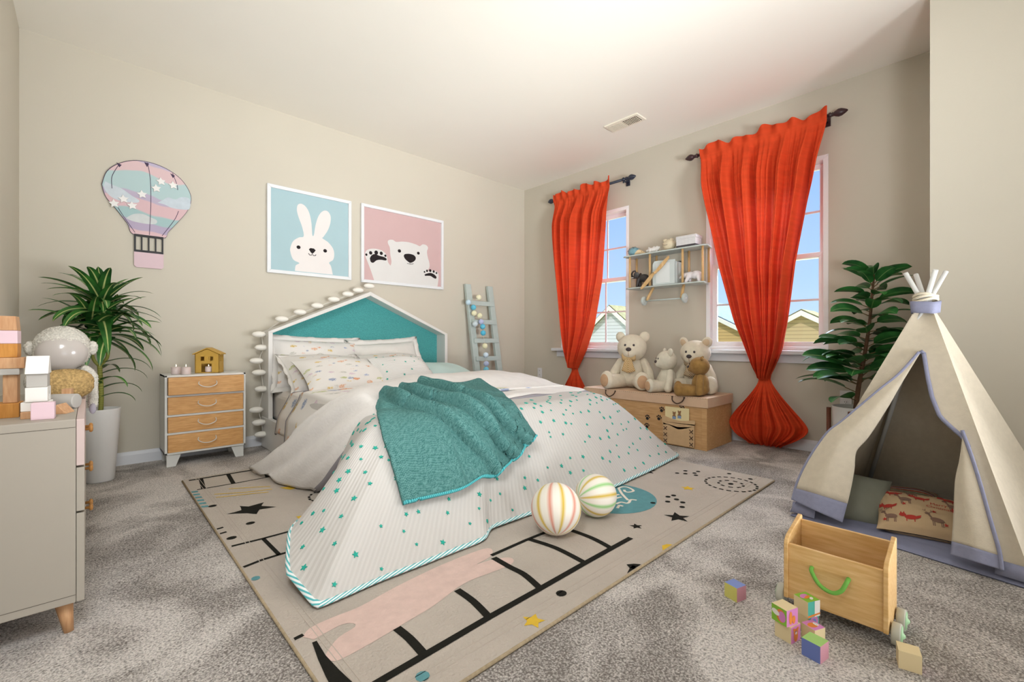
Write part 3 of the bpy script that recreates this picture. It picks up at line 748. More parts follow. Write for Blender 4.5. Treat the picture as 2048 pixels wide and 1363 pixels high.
for sx in (-1, 1):
    for y in (y0 + .03, y1 - .03):
        b = MB(); xo = sx * .225; xi = sx * .145
        b.prism([(xo, zb), (xi, zb), (sx * .175, .0), (xo, .0)], -.018, .018, frame((0, y, 0), (1, 0, 0), (0, 0, 1))); b.build('leg', M_cab, ns, bevel=.002)
M_yel = mat('ochre_wood_paint', 'c9a04a', .55, .25, .04, 20)
hs = thing('toy_house', 'ochre wooden toy house with cut-out windows, on the nightstand', 'toy house', (-3.375, -.155, .612), -.42)
w, d, h = .075, .055, .135
b = MB()
fr = frame((0, -d, 0), (1, 0, 0), (0, 0, 1))
# front wall built around its openings
for a in [(-w, -.042, 0, h), (-.042, .028, .068, .088), (-.042, -.036, 0, .068), (.028, w, 0, .068), (-.042, -.04, .068, h), (.036, w, .068, h), (-.042, .036, .118, h), (-.014, .01, .088, .118), (.028, .036, .068, .088)]:
    b.prism([(a[0], a[2]), (a[1], a[2]), (a[1], a[3]), (a[0], a[3])], -.006, 0, fr)
b.prism([(-w, h), (w, h), (0, h + .036)], -.006, 0, fr)
b.bx(-w, w, d - .006, d, 0, h).bx(-w, -w + .006, -d, d, 0, h).bx(-w, w, -d, d, 0, .006)
for a in [(-d, -.034, 0, h), (-.034, .036, 0, .083), (-.034, .036, .122, h), (.036, d, 0, h), (-.003, .005, .083, .122)]: b.bx(w - .006, w, a[0], a[1], a[2], a[3])
b.prism([(-w, h), (w, h), (0, h + .036)], -2 * d, -2 * d + .006, fr)
b.build('house_walls', M_yel, hs)
b = MB()
for sx in (-1, 1):
    b.prism([(0, h + .040), (sx * (w + .012), h - .004), (sx * (w + .012), h + .003), (0, h + .047)], -2 * d - .012, .012, fr)
b.build('roof', M_yel, hs, bevel=.001)
for x in (-.047, .013): 
    b = MB().bx(x, x + .006, -d - .003, -d, .084, .122).bx(x + .030, x + .036, -d - .003, -d, .084, .122); b.build('shutter', M_yel, hs)
M_cup = mat('blush_candle_glass', 'e2cfca', .2, .5)
M_wax = mat('pink_wax', 'e6d2cc', .6)
M_flame, n, b_ = newmat('flame'); b_.inputs['Emission Color'].default_value = (1, .85, .6, 1); b_.inputs['Emission Strength'].default_value = 3
def candle(label, loc, k=1.0):
    c = thing('candle', label, 'candle', loc, 0, 'lit candles on the nightstand')
    MB().lathe([(.0, .0), (.026 * k, 0), (.0285 * k, .004), (.0285 * k, .05 * k), (.026 * k, .05 * k), (.025 * k, .044 * k)], n=28).build('glass_cup', M_cup, c)
    MB().lathe([(.0, .006), (.0255 * k, .006), (.0255 * k, .043 * k), (0, .045 * k)], n=28, cap=False).build('wax', M_wax, c)
    MB().cyl((0, 0, .044 * k), (0, 0, .053 * k), .0012, n=6).build('wick', M_black, c)
    MB().lathe([(.0, .051 * k), (.003, .056 * k), (.0025, .062 * k), (.0003, .07 * k)], n=10, cap=False).build('flame', M_flame, c)
candle('lit candle in blush glass, farther from the toy house on the nightstand', (-3.575, -.195, .612))
candle('lit candle in blush glass, nearer to the toy house on the nightstand', (-3.527, -.255, .612))
candle('small lit candle in the doorway of the ochre toy house', (-3.385, -.185, .619), .78)

# ------------------------------------------------------------------ wall art over the bed
M_pf = mat('white_picture_frame', 'e4e6e8', .4, .4)
M_rab = mat('rabbit_white', 'e6e0dd', .8, .1)
M_ink = mat('soft_black_ink', '2b2526', .7, .1)
def art_frame(label, x0, x1, z0, z1, bgc):
    t = thing('framed_picture', label, 'picture', ((x0 + x1) / 2, 0, (z0 + z1) / 2)); w, h = (x1 - x0) / 2, (z1 - z0) / 2; q = .028
    b = MB().ring(-w, w, -h, h, q, .004, .028, frame((0, 0, 0), (1, 0, 0), (0, 0, 1)))
    b.build('picture_frame', M_pf, t, bevel=.003)
    MB().bx(-w + .01, w - .01, -.014, -.004, -h + .01, h - .01).build('backing', mat(label[:8] + '_paper', bgc, .8, .1), t)
    iw, ih = w - q, h - q
    F = lambda x, y, z: ((x * 2 - 1) * iw, -.0142 - z, (1 - 2 * y) * ih)          # picture coords, y down
    return t, F
t, F = art_frame('framed white rabbit print on pale blue ground', -2.961, -2.259, 1.398, 2.121, 'aac4ca')
b = MB()
b.flat([tuple(p) for p in spline([(.29, .99), (.30, .92), (.345, .885), (.27, .85), (.235, .76), (.235, .70), (.27, .615), (.34, .56), (.40, .535), (.38, .42), (.335, .30), (.315, .22), (.325, .15), (.37, .125), (.43, .155), (.475, .235), (.50, .36), (.51, .50), (.53, .50), (.55, .38), (.58, .27), (.62, .195), (.67, .155), (.72, .16), (.755, .215), (.75, .31), (.715, .41), (.66, .50), (.645, .525), (.72, .565), (.785, .635), (.805, .71), (.79, .79), (.735, .835), (.76, .88), (.785, .99)], 4)], 0, F)
b.build('rabbit_figure', M_rab, t)
for c in ((.335, .685), (.68, .685)): MB().flat(disc(c[0], c[1], .025, .023), .0006, F).build('eye', M_ink, t)
MB().flat([(.465, .695), (.485, .675), (.53, .675), (.555, .695), (.53, .73), (.51, .745), (.49, .73)], .0006, F).build('nose', M_ink, t)
MB().stroke([(.46, .745), (.475, .765), (.50, .765), (.51, .745), (.52, .765), (.545, .768), (.56, .75)], .009, .0006, F).build('mouth', M_ink, t)
t, F = art_frame('framed polar bear print on pink ground', -2.165, -1.245, 1.390, 2.127, 'cdaead')
b = MB()
b.flat([tuple(p) for p in spline([(.12, .999), (.08, .86), (.04, .74), (.015, .66), (.03, .60), (.08, .565), (.16, .555), (.23, .575), (.27, .63), (.285, .71), (.31, .755), (.32, .76), (.33, .70), (.315, .60), (.31, .51), (.29, .46), (.285, .42), (.31, .395), (.35, .39), (.39, .41), (.47, .39), (.56, .385), (.65, .40), (.70, .415), (.74, .38), (.79, .385), (.815, .42), (.80, .48), (.81, .56), (.835, .66), (.83, .73), (.80, .77), (.85, .77), (.88, .755), (.93, .765), (.965, .80), (.965, .88), (.95, .999)], 4)], 0, F)
b.build('bear_figure', mat('bear_white', 'dcdad7', .8, .1), t)
for c, r in (((.43, .535), .021), ((.68, .525), .019)): MB().flat(disc(c[0], c[1], r, r * 1.15), .0006, F).build('eye', M_ink, t)
MB().flat([tuple(p) for p in spline([(.485, .60), (.50, .57), (.56, .555), (.62, .565), (.645, .60), (.635, .64), (.60, .675), (.565, .685), (.53, .665), (.50, .635), (.485, .60)], 4)], .0006, F).build('nose', M_ink, t)
b = MB(); b.stroke([(.565, .68), (.568, .705), (.53, .70)], .007, .0006, F); b.stroke([(.568, .705), (.60, .70), (.615, .69)], .007, .0006, F); b.build('mouth', M_ink, t)
b = MB(); b.flat([tuple(p) for p in spline([(.07, .70), (.09, .655), (.13, .63), (.18, .645), (.24, .655), (.27, .675), (.26, .70), (.20, .70), (.15, .715), (.11, .755), (.08, .745), (.07, .70)], 4)], .0006, F)
for c, r in (((.03, .655), .013), ((.08, .622), .019), ((.145, .607), .022), ((.205, .607), .019), ((.255, .633), .013)): b.flat(disc(c[0], c[1], r, r * 1.3), .0006, F)
b.build('paw_pad', M_ink, t)
b = MB(); b.flat([tuple(p) for p in spline([(.765, .835), (.80, .815), (.85, .80), (.90, .815), (.935, .85), (.925, .88), (.89, .87), (.85, .848), (.80, .85), (.775, .855), (.765, .835)], 4)], .0006, F)
for c, r in (((.765, .795), .011), ((.80, .775), .014), ((.845, .765), .017), ((.895, .772), .015), ((.935, .79), .012)): b.flat(disc(c[0], c[1], r, r * 1.3), .0006, F)
b.build('paw_pad', M_ink, t)

# hot air balloon sign
bal = thing('balloon_wall_sign', 'pastel hot air balloon wall plaque with white stars', 'wall sign', (-3.705, 0, 1.72))
ax, az_ = -3.705, 1.72
O = [(-3.949, 1.876), (-3.925, 1.965), (-3.87, 2.03), (-3.79, 2.075), (-3.70, 2.085), (-3.61, 2.065), (-3.53, 2.015), (-3.48, 1.94), (-3.467, 1.87), (-3.49, 1.79), (-3.545, 1.70), (-3.60, 1.62), (-3.628, 1.572), (-3.786, 1.572), (-3.82, 1.64), (-3.88, 1.73), (-3.93, 1.80), (-3.949, 1.876)]
Ol = [(p[0] - ax, p[1] - az_) for p in spline(O, 5)][:-1]
fz = frame((0, 0, 0), (1, 0, 0), (0, 0, 1))
M_plum = mat('dark_plum_edge', '40304a', .6)
def band_mat():
    m, n, b = newmat('pastel_sky_bands'); t = N(n, 'ShaderNodeTexCoord'); s = N(n, 'ShaderNodeSeparateXYZ'); n.links.new(t.outputs['Object'], s.inputs[0])
    nz = N(n, 'ShaderNodeTexNoise'); nz.inputs['Scale'].default_value = 5; nz.inputs['Detail'].default_value = 1; n.links.new(t.outputs['Object'], nz.inputs['Vector'])
    w = math_(n, 'SINE', math_(n, 'MULTIPLY', s.outputs['X'], 14)); z = math_(n, 'MULTIPLY_ADD', w, .016, s.outputs['Z']); z = math_(n, 'MULTIPLY_ADD', nz.outputs['Fac'], .09, z)
    z = math_(n, 'ADD', z, .105); z = math_(n, 'DIVIDE', z, .56)
    r = N(n, 'ShaderNodeValToRGB'); r.color_ramp.interpolation = 'EASE'; n.links.new(z, r.inputs[0])
    seq = [(0, 'd9b9bd'), (.06, 'd9b9bd'), (.08, 'b3a6bd'), (.17, 'b3a6bd'), (.19, 'a3bfc0'), (.27, 'a3bfc0'), (.29, 'd6b6ba'), (.42, 'd6b6ba'), (.44, 'b9aec2'), (.50, 'bcb0c4'), (.52, 'b2c9ca'), (.74, 'b2c9ca'), (.76, 'd9bdbf'), (.87, 'd9bdbf'), (.90, 'bdb3c9'), (1, 'bdb3c9')]
    el = r.color_ramp.elements
    for i, (p, c) in enumerate(seq):
        e = el[i] if i < 2 else el.new(p)
        e.position = p; e.color = srgb(c) + (1,)
    n.links.new(r.outputs[0], b.inputs['Base Color']); b.inputs['Roughness'].default_value = .6; b.inputs['Specular IOR Level'].default_value = .2
    return m
MB().prism([(x * 1.012, z * 1.012) for x, z in Ol], .004, .013, fz).build('rim', M_plum, bal)
MB().prism(Ol, .005, .0145, fz).build('envelope', band_mat(), bal)
S2 = lambda x, y, z: (x - ax, -.0147 - z, y - az_)
b = MB()
for pts in ([(-3.865, 2.03), (-3.90, 1.94), (-3.90, 1.86)], [(-3.885, 1.77), (-3.85, 1.70), (-3.782, 1.585)], [(-3.715, 2.083), (-3.70, 1.97), (-3.697, 1.80), (-3.705, 1.58)], [(-3.575, 2.045), (-3.55, 1.97), (-3.545, 1.93)], [(-3.54, 1.78), (-3.565, 1.71), (-3.635, 1.585)]):
    b.stroke([tuple(p) for p in spline(pts, 6)], .0035, .0005, S2)
for x in (-3.72, -3.575, -3.865): b.flat([(x - .014, 2.082 if x == -3.72 else 2.04), (x + .014, 2.078 if x == -3.72 else 2.03), (x + .002, 2.05 if x == -3.72 else 2.01)], .0006, S2)
b.build('gore_lines', M_plum, bal)
def cloud(pts, c, nm):
    b = MB(); b.flat([tuple(p) for p in spline(pts, 5)], .0003, S2); b.build('painted_cloud', mat(nm, c, .7, .1, .05, 30), bal)
cloud([(-3.935, 1.90), (-3.90, 1.885), (-3.85, 1.87), (-3.80, 1.835), (-3.76, 1.81), (-3.775, 1.79), (-3.84, 1.785), (-3.90, 1.80), (-3.938, 1.85), (-3.935, 1.90)], 'c6cfd6', 'cloud_blue')
cloud([(-3.66, 1.815), (-3.63, 1.84), (-3.60, 1.865), (-3.56, 1.86), (-3.52, 1.885), (-3.475, 1.88), (-3.475, 1.81), (-3.52, 1.795), (-3.58, 1.795), (-3.62, 1.81), (-3.66, 1.815)], 'c4ced6', 'cloud_blue_two')
cloud([(-3.83, 1.675), (-3.79, 1.71), (-3.74, 1.72), (-3.70, 1.705), (-3.665, 1.69), (-3.67, 1.665), (-3.72, 1.655), (-3.79, 1.66), (-3.83, 1.675)], 'cbcfcf', 'cloud_pale')
for x, z in ((-3.641, 1.967), (-3.572, 1.957), (-3.668, 1.912), (-3.745, 1.853), (-3.842, 1.80), (-3.89, 1.76), (-3.797, 1.765)):
    MB().prism(star(.030, .5, .15), .0146, .024, frame((x - ax, 0, z - az_), (1, 0, 0), (0, 0, 1))).build('star', M_white, bal, bevel=.001)
b = MB()
bw = [(-3.787, -3.777), (-3.750, -3.742), (-3.712, -3.704), (-3.674, -3.666), (-3.636, -3.627)]
for a, c in bw: b.prism([(a - ax, 1.46 - az_), (c - ax, 1.46 - az_), (c - ax, 1.575 - az_), (a - ax, 1.575 - az_)], .005, .0135, fz)
b.prism([(-3.787 - ax, 1.455 - az_), (-3.627 - ax, 1.455 - az_), (-3.627 - ax, 1.47 - az_), (-3.787 - ax, 1.47 - az_)], .005, .0137, fz)
b.prism([(-3.787 - ax, 1.562 - az_), (-3.627 - ax, 1.562 - az_), (-3.627 - ax, 1.577 - az_), (-3.787 - ax, 1.577 - az_)], .005, .0148, fz)
b.build('basket_ropes', M_black, bal)
MB().prism([(-.082, -.358), (-.07, -.370), (.067, -.370), (.079, -.358), (.079, -.262), (-.082, -.262)], .005, .0135, fz).build('basket', mat('basket_pink', 'd9bfc6', .6), bal)
# ------------------------------------------------------------------ curtains and rods
M_curt = mat('orange_red_voile', 'e4512c', .8, .10, .08, 4, .4, 55, .004, stretch=(1, 1, 9), transl=('e0604a', .18))
M_rod = mat('dark_bronze_rod', '3b2226', .35, .5)
M_rod2 = mat('blue_black_rod', '242b3c', .35, .5)
def rod(label, ya, yb, z, m):
    t = thing('curtain_rod', label, 'curtain rod', (-.09, (ya + yb) / 2, z)); h = abs(yb - ya) / 2
    MB().cyl((0, -h + .1, 0), (0, h - .1, 0), .0125).build('rod', m, t)
    for s in (-1, 1):
        L = .115
        pr = [(.0125, 0), (.019, .004), (.019, .012), (.012, .018), (.016, .024), (.012, .03), (.02, .042), (.028, .06), (.026, .078), (.016, .098), (.007, .112), (.001, L)]
        MB().lathe([(r, s * (h - L + q)) for r, q in (pr if s > 0 else pr)], (0, 0, 0), 20, 'Y').build('finial', m, t)
        b = MB(); y = s * (h - .14)
        b.bx(.078, .09, y - .02, y + .02, -.045, .03); b.cyl((.08, y, -.012), (.0, y, -.016), .008, n=10); b.lathe([(.018, y - .008), (.021, y), (.018, y + .008)], (0, 0, 0), 16, 'Y')
        b.cyl((0, y, -.012), (0, y, -.035), .008, n=10)
        b.build('bracket', m, t)
rod('blue-black curtain rod with teardrop ends over the window nearer the corner', -.483, -1.645, 2.466, M_rod2)
rod('dark bronze curtain rod with teardrop ends over the window beside the tent', -2.150, -3.345, 2.480, M_rod)
def curtain(label, rows, zr, seed, nf):
    """rows: (z, y_near_corner, y_far, depth amplitude)"""
    rs = random.Random(seed); ph = [rs.uniform(0, 6.28) for _ in range(6)]
    ztop, zbot = rows[0][0], rows[-1][0]
    R = [(-r[0],) + r[1:] for r in rows]
    zk = .55
    def width(z):
        acc = [0, 0, 0]
        for d in (-.03, -.015, 0, .015, .03):
            for i, q in enumerate(table(R, -(z + d))): acc[i] += q / 5
        return acc
    def P(u, v):
        # more rings near the tie
        z = ztop + (zbot - ztop) * v
        a, c, am = width(z); y = a + (c - a) * u
        above = z > zk
        pinch = math.exp(-((z - zk) / .16) ** 2)
        th = u * 2 * PI * nf + ph[0] + .8 * math.sin(u * 5 + ph[1]) + (.5 * math.sin(z * 3 + ph[2]))
        w = (math.sin(th) + .5 * math.sin(1.7 * th + ph[3] + .5 * math.sin(z * 2.2)) + .3 * math.sin(3.9 * th + ph[4])) * .8
        fall = sstep(zr - .01, zr - .35, z)
        x = -.105 - .06 * fall + 2.1 * am * w * (.25 + .75 * fall)
        if z > zr - .02:                                    # ruffled heading
            k = (z - zr + .02) / (ztop - zr + .02); x = -.105 - .014 + .022 * math.sin(u * 55 + ph[4]) * (.3 + .7 * k); z += k * (.016 * math.sin(u * 31 + ph[5]) + .014 * math.sin(u * 13))
        elif z > zr - .07: x = -.105 - .012 + (x + .117) * (zr - .02 - z) / .05
        # wrap round at the tie so that the gathered cloth is a bundle
        x -= pinch * .028 * math.cos((u - .5) * PI * 1.6)
        if not above:
            q = (zk - z) / (zk - zbot); bl = math.sin(PI * min(1, q * 1.0)) ** .8
            x = -.125 - .085 * bl * math.cos((u - .5) * PI) + am * .9 * w * sstep(0, .4, q)
            x += .03 * sstep(.85, 1, q)
        return Vector((min(x, -.022 - .06 * sstep(.9, .8, z) * sstep(.6, .7, z)), y, z))
    s = MB(); s.grid(P, 200, 130, uvs=(3, 3))
    o = s.build('curtain', [M_curt], None); tag(o, label, 'curtain')
    return o
curtain('red curtain tied in a knot near the bed corner, at the window by the ladder',
        [(2.515, -.578, -1.368, .02), (2.44, -.588, -1.358, .022), (2.0, -.622, -1.335, .03), (1.5, -.678, -1.288, .034), (1.0, -.75, -1.17, .036), (.75, -.80, -1.06, .034), (.60, -.842, -.975, .026), (.545, -.872, -.948, .018), (.50, -.862, -.962, .022), (.38, -.80, -1.03, .03), (.28, -.745, -1.085, .034), (.15, -.70, -1.14, .034), (.06, -.76, -1.06, .03), (.015, -.84, -.98, .02)], 2.466, 4, 5.5)
curtain('red curtain tied in a knot with a ballooning end, at the window beside the tent',
        [(2.525, -2.285, -3.232, .02), (2.45, -2.297, -3.225, .022), (2.0, -2.375, -3.155, .03), (1.44, -2.492, -3.04, .036), (1.0, -2.61, -2.985, .038), (.77, -2.698, -2.945, .036), (.62, -2.745, -2.885, .026), (.555, -2.778, -2.852, .018), (.50, -2.765, -2.872, .02), (.40, -2.70, -2.945, .028), (.28, -2.605, -3.05, .034), (.20, -2.553, -3.115, .036), (.16, -2.55, -3.12, .036), (.10, -2.58, -3.06, .034), (.05, -2.64, -2.98, .03), (.012, -2.71, -2.90, .02)], 2.480, 9, 6.0)

# ------------------------------------------------------------------ biplane shelf
M_dow = wood('pale_dowel', 'cfa66e', 'e2c293', 2, 1.5, .5, .5)
M_shelf = mat('pale_green_grey_paint', 'c2cbc7', .5, .3)
sh = thing('wall_shelf', 'pale green biplane-shaped wall shelf with wooden propeller', 'shelf', (0, -1.97, 1.345))
def wing(y0, y1, z, nm):
    h = .095; pts = [(-.005, y0 + .07), (-.19, y0), (-.19, y1), (-.005, y1 - .07)]
    MB().prism([(-.004, y0 + .05), (-.17, y0 + .02), (-.19, y0 + .05), (-.19, y1 - .05), (-.17, y1 - .02), (-.004, y1 - .05)], z - .006, z + .006).build(nm, M_shelf, sh, bevel=.002)
wing(-.435, .435, .32, 'top_wing'); wing(-.405, .405, .006, 'bottom_wing')
for y in (.345, .13, -.19, -.37):
    for x in (-.165, -.04): MB().cyl((x, y, .012), (x, y, .314), .0105, n=14).build('dowel', M_dow, sh)
b = MB(); fr = frame((-.205, .06, .125), (0, -math.cos(.76), math.sin(.76)), (0, -math.sin(.76), -math.cos(.76)))
pr = spline([(-.245, .006), (-.235, .018), (-.15, .030), (-.06, .022), (-.02, .012), (0, .018), (.02, .022), (.06, .028), (.15, .030), (.235, .016), (.245, .0), (.235, -.012), (.15, -.018), (.06, -.014), (.02, -.012), (0, -.018), (-.02, -.022), (-.06, -.026), (-.15, -.022), (-.235, -.012), (-.245, .006)], 4)[:-1]
pr = [(p[0] * .8, p[1] * .68) for p in pr]
pp = MB().prism(pr, -.004, .004, fr).build('propeller', M_dow, sh, bevel=.0015)
MB().lathe([(.0, -.218), (.008, -.216), (.012, -.209)], (0, .06, .125), 16, 'X', cap=False).build('hub', M_dow, pp)
MB().cyl((-.205, .06, .125), (-.15, .06, .125), .006, n=8).build('axle_pin', M_dow, sh)
for y in (.115, -.185):
    b = MB(); b.tube([(-.13, y, 0), (-.165, y + (.03 if y > 0 else .0), -.09), (-.175, y + (.04 if y > 0 else -.0), -.125)], .0135, 10); b.build('strut', M_dow, sh)
    yy = y + (.04 if y > 0 else 0)
    w = MB(); so = .03 if y > 0 else -.03
    w.lathe([(.0, -.012), (.038, -.012), (.043, -.008), (.043, .008), (.038, .012), (.0, .012)], (-.175, yy + so, -.125), 28, 'Y', cap=False); wo_ = w.build('wheel', M_shelf, sh, bevel=.001)
    MB().lathe([(.0, -.015), (.007, -.015), (.007, .015), (.0, .015)], (-.175, yy + so, -.125), 14, 'Y', cap=False).build('wheel_hub', M_white, wo_)
MB().cyl((-.175, .185, -.125), (-.175, -.215, -.125), .007, n=10).build('axle', M_shelf, sh)
for y in (-.2, .2): MB().bx(-.006, 0, y - .02, y + .02, .33, .345).build('wall_mount', M_white, sh)
ZT = 1.345 + .326; ZL = 1.345 + .012
# storage file box (fuselage): belongs to the shelf's cockpit but lifts out
fbx = thing('magazine_file', 'pale grey-green magazine file standing on the lower wing behind the propeller', 'file box', (-.10, -1.985, ZL))
M_file = mat('file_box_paint', 'd0d9d8', .6, .2)
b = MB(); wy = .112; b.prism([(-wy, 0), (wy, 0), (wy, .225), (-wy + .03, .225), (-wy + .028, .2), (-wy, .195)][::1], -.078, -.074, frame((0, 0, 0), (0, -1, 0), (0, 0, 1)) @ Matrix.Translation((0, 0, 0)))
b.bx(.074, .078, -wy, wy, 0, .225).bx(-.078, .078, -wy, -wy + .004, 0, .205).bx(-.078, .078, wy - .004, wy, 0, .195).bx(-.078, .078, -wy, wy, 0, .004)
b.prism([(-wy, 0), (wy, 0), (wy, .22), (.0, .225), (-wy + .02, .225), (-wy, .195)], .074, .078, frame((0, 0, 0), (0, -1, 0), (0, 0, 1)))
b.build('box_body', M_file, fbx, bevel=.001)
MB().bx(-.0785, .06, -.06, .075, .018, .20).build('paper_stack', mat('file_paper', 'e3e8e8', .8), fbx)
# toys on the top wing
hd = thing('hedgehog_figurine', 'hedgehog figurine with a blue spined back on the top wing', 'figurine', (-.10, -1.645, ZT), .15)
blob('body', [('e', (0, -.01, .036), (.036, .055, .036)), ('c', (0, -.04, .036), (0, -.098, .022), .028, .008), ('e', (.014, -.02, .006), (.012, .02, .008)), ('e', (-.014, -.02, .006), (.012, .02, .008)), ('e', (0, .04, .008), (.02, .02, .009))], mat('hedgehog_cream', 'e0c79f', .6), hd, .005, 4)
b = MB(); b.ell((0, .012, .046), (.042, .060, .044)); b.build('back', mat('hedgehog_blue', '7fa7b4', .6, .2, .1, 60), hd)
b = MB(); rs = random.Random(5)
for i in range(90):
    a = rs.uniform(0, 2 * PI); c = rs.uniform(.05, 1.45); d = Vector((math.cos(a) * math.sin(c), math.sin(a) * math.sin(c), math.cos(c))); p = Vector((d.x * .042, .012 + d.y * .060, .046 + d.z * .044)); b.tube([p, p + d * .008], [.0016, .0004], 4)
b.build('spine', mat('hedgehog_spines', '3c4a52', .6), hd)
b = MB(); b.ell((0, -.108, .022), (.005, .005, .005), None, 10, 8); b.ell((-.019, -.07, .037), (.003, .003, .003), None, 8, 6); b.ell((.019, -.07, .037), (.003, .003, .003), None, 8, 6); b.build('nose_and_eyes', M_black, hd)
wa_ = thing('white_animal_figurine', 'small plain white animal figurine on the top wing beside the hedgehog', 'figurine', (-.10, -1.845, ZT), .1)
blob('body', [('e', (0, 0, .036), (.022, .05, .024)), ('c', (0, .03, .042), (0, .068, .034), .02, .012), ('e', (0, .05, .058), (.006, .008, .014)), ('e', (0, -.05, .052), (.008, .012, .012))] + [('c', (sx, sy, .03), (sx, sy, .007), .011, .009) for sx in (-.014, .014) for sy in (-.034, .032)] + [('e', (0, -.03, .06), (.006, .012, .010)), ('e', (0, .0, .062), (.006, .012, .009))], M_white, wa_, .0045, 3)
bh = thing('plush_ball', 'round cream plush ball head with stitched face on the top wing', 'plush toy', (-.10, -2.0, ZT), .1)
M_cream = mat('cream_plush', 'd9ccb0', .9, .1, .05, 40, .4, 120, .003, sheen=.2)
MB().ell((0, 0, .056), (.052, .060, .056)).build('head', M_cream, bh)
for s in (-1, 1): MB().ell((-.02, s * .030, .100), (.016, .02, .014)).build('ear', M_cream, bh)
MB().tube(spline([(-.053, .042, .058), (-.058, .02, .05), (-.056, -.005, .052)], 5), .0014, 5).build('stitched_mouth', M_nose, bh)
bx_ = thing('storage_box', 'white patterned lidded box with a dark base on the top wing', 'box', (-.105, -2.19, ZT))
def diamond():
    m, n, b = newmat('grey_diamond_print'); t = N(n, 'ShaderNodeTexCoord'); s = N(n, 'ShaderNodeSeparateXYZ'); n.links.new(t.outputs['Object'], s.inputs[0])
    xy = math_(n, 'ADD', s.outputs['X'], s.outputs['Y'])
    a = math_(n, 'SINE', math_(n, 'MULTIPLY', math_(n, 'ADD', xy, s.outputs['Z']), 260)); c = math_(n, 'SINE', math_(n, 'MULTIPLY', math_(n, 'SUBTRACT', xy, s.outputs['Z']), 260))
    k = math_(n, 'GREATER_THAN', math_(n, 'MULTIPLY', a, c), .25)
    mx = N(n, 'ShaderNodeMixRGB'); n.links.new(k, mx.inputs[0]); mx.inputs[1].default_value = srgb('e6e4e4') + (1,); mx.inputs[2].default_value = srgb('b3afb2') + (1,)
    n.links.new(mx.outputs[0], b.inputs['Base Color']); b.inputs['Roughness'].default_value = .7
    return m
M_dia = diamond()
MB().bx(-.062, .062, -.088, .088, 0, .022).build('dark_base', mat('charcoal_card', '4b474b', .7), bx_, bevel=.001)
MB().bx(-.062, .062, -.088, .088, .022, .078).build('box_body', M_dia, bx_, bevel=.001)
MB().bx(-.065, .065, -.091, .091, .078, .104).build('lid', M_dia, bx_, bevel=.002)
# animals on the lower wing
el_ = thing('elephant_figurine', 'dark elephant figurine with raised trunk on the lower wing', 'figurine', (-.135, -1.735, ZL), .05)
M_ele = mat('dark_cast_elephant', '35302f', .45, .5, .1, 50)
blob('body', [('e', (0, -.02, .088), (.034, .058, .038)), ('e', (0, .05, .115), (.026, .032, .03)), ('c', (0, .075, .10), (0, .098, .105), .013, .011), ('c', (0, .098, .105), (0, .105, .14), .011, .009), ('c', (0, .105, .14), (0, .09, .162), .009, .008), ('c', (0, .09, .162), (0, .068, .165), .008, .007), ('c', (0, .068, .165), (0, .06, .15), .007, .006), ('c', (0, -.076, .09), (0, -.085, .05), .005, .003)] + [('c', (sx, sy, .075), (sx * 1.05, sy + dy, .012), .019, .014) for sx, sy, dy in ((-.018, .025, .012), (.018, .03, -.004), (-.018, -.055, -.008), (.018, -.05, .008))], M_ele, el_, .0045, 3)
for s in (-1, 1): MB().ell((s * .034, .036, .118), (.006, .026, .03), (0, s * .3, .5 * -s)).build('ear', M_ele, el_); MB().tube([(s * .014, .078, .10), (s * .018, .1, .1), (s * .018, .112, .108)], [.004, .003, .001], 6).build('tusk', M_white, el_)
pb = thing('polar_bear_figurine', 'white polar bear figurine walking on the lower wing', 'figurine', (-.125, -2.235, ZL), .0)
blob('body', [('e', (0, -.03, .066), (.034, .052, .036)), ('e', (0, .025, .068), (.030, .045, .032)), ('c', (0, .06, .072), (0, .088, .066), .024, .02), ('c', (0, .09, .064), (0, .118, .052), .017, .010), ('e', (.013, .08, .088), (.005, .005, .006)), ('e', (-.013, .08, .088), (.005, .005, .006))] + [('c', (sx, sy, .05), (sx * 1.05, sy + dy, .010), .019, .014) for sx, sy, dy in ((-.018, .035, .02), (.018, .04, -.004), (-.018, -.055, -.01), (.018, -.05, .010))], mat('white_ceramic_bear', 'e6e0e2', .5), pb, .0045, 3)
MB().ell((0, .1275, .051), (.003, .003, .003), None, 8, 6).build('nose', M_nose, pb)

# ------------------------------------------------------------------ toy chest
M_ch = wood('light_oak_chest', 'bb9160', 'd4ac7e', 1, .7, .55, .5)
M_lid = mat('pinkish_chest_lid', 'cfb094', .6, .25, .03, 20)
M_pocket = mat('tan_felt', 'cbab84', .85, .12, .04, 30)
M_rope = mat('dark_brown_cord', '4a372d', .8)
ch = thing('toy_chest', 'wooden toy chest with lid, paw prints and a stitched pocket', 'chest', (-.335, -1.98, 0))
X0, X1, Y0, Y1 = -.245, .235, -.575, .575
MB().bx(X0, X1, Y0, Y1, 0, .335).build('chest_body', M_ch, ch, bevel=.003)
MB().bx(X0 - .004, X0 + .01, Y0 - .002, Y0 + .04, 0, .325).build('corner_trim', M_ch, ch, bevel=.002)
lid = MB().bx(X0 - .013, X1, Y0 - .013, Y1 + .013, .328, .406).build('lid', M_lid, ch, bevel=.004)
b = MB()
for i in range(58): b.bx(X0 - .0142, X0 - .013, Y0 + i * .02, Y0 + i * .02 + .009, .399, .4005)
b.build('stitch_line', M_rope, lid)
for yc in (.285, -.353):
    o = MB().tube(spline([(X0 - .014, yc + .05, .393), (X0 - .03, yc + .04, .365), (X0 - .036, yc, .345), (X0 - .03, yc - .04, .365), (X0 - .014, yc - .05, .393)], 6), .0045, 8).build('rope_handle', M_rope, lid)
    for s in (-1, 1): MB().ell((X0 - .015, yc + s * .05, .394), (.006, .007, .007), None, 10, 8).build('knot', M_rope, o)
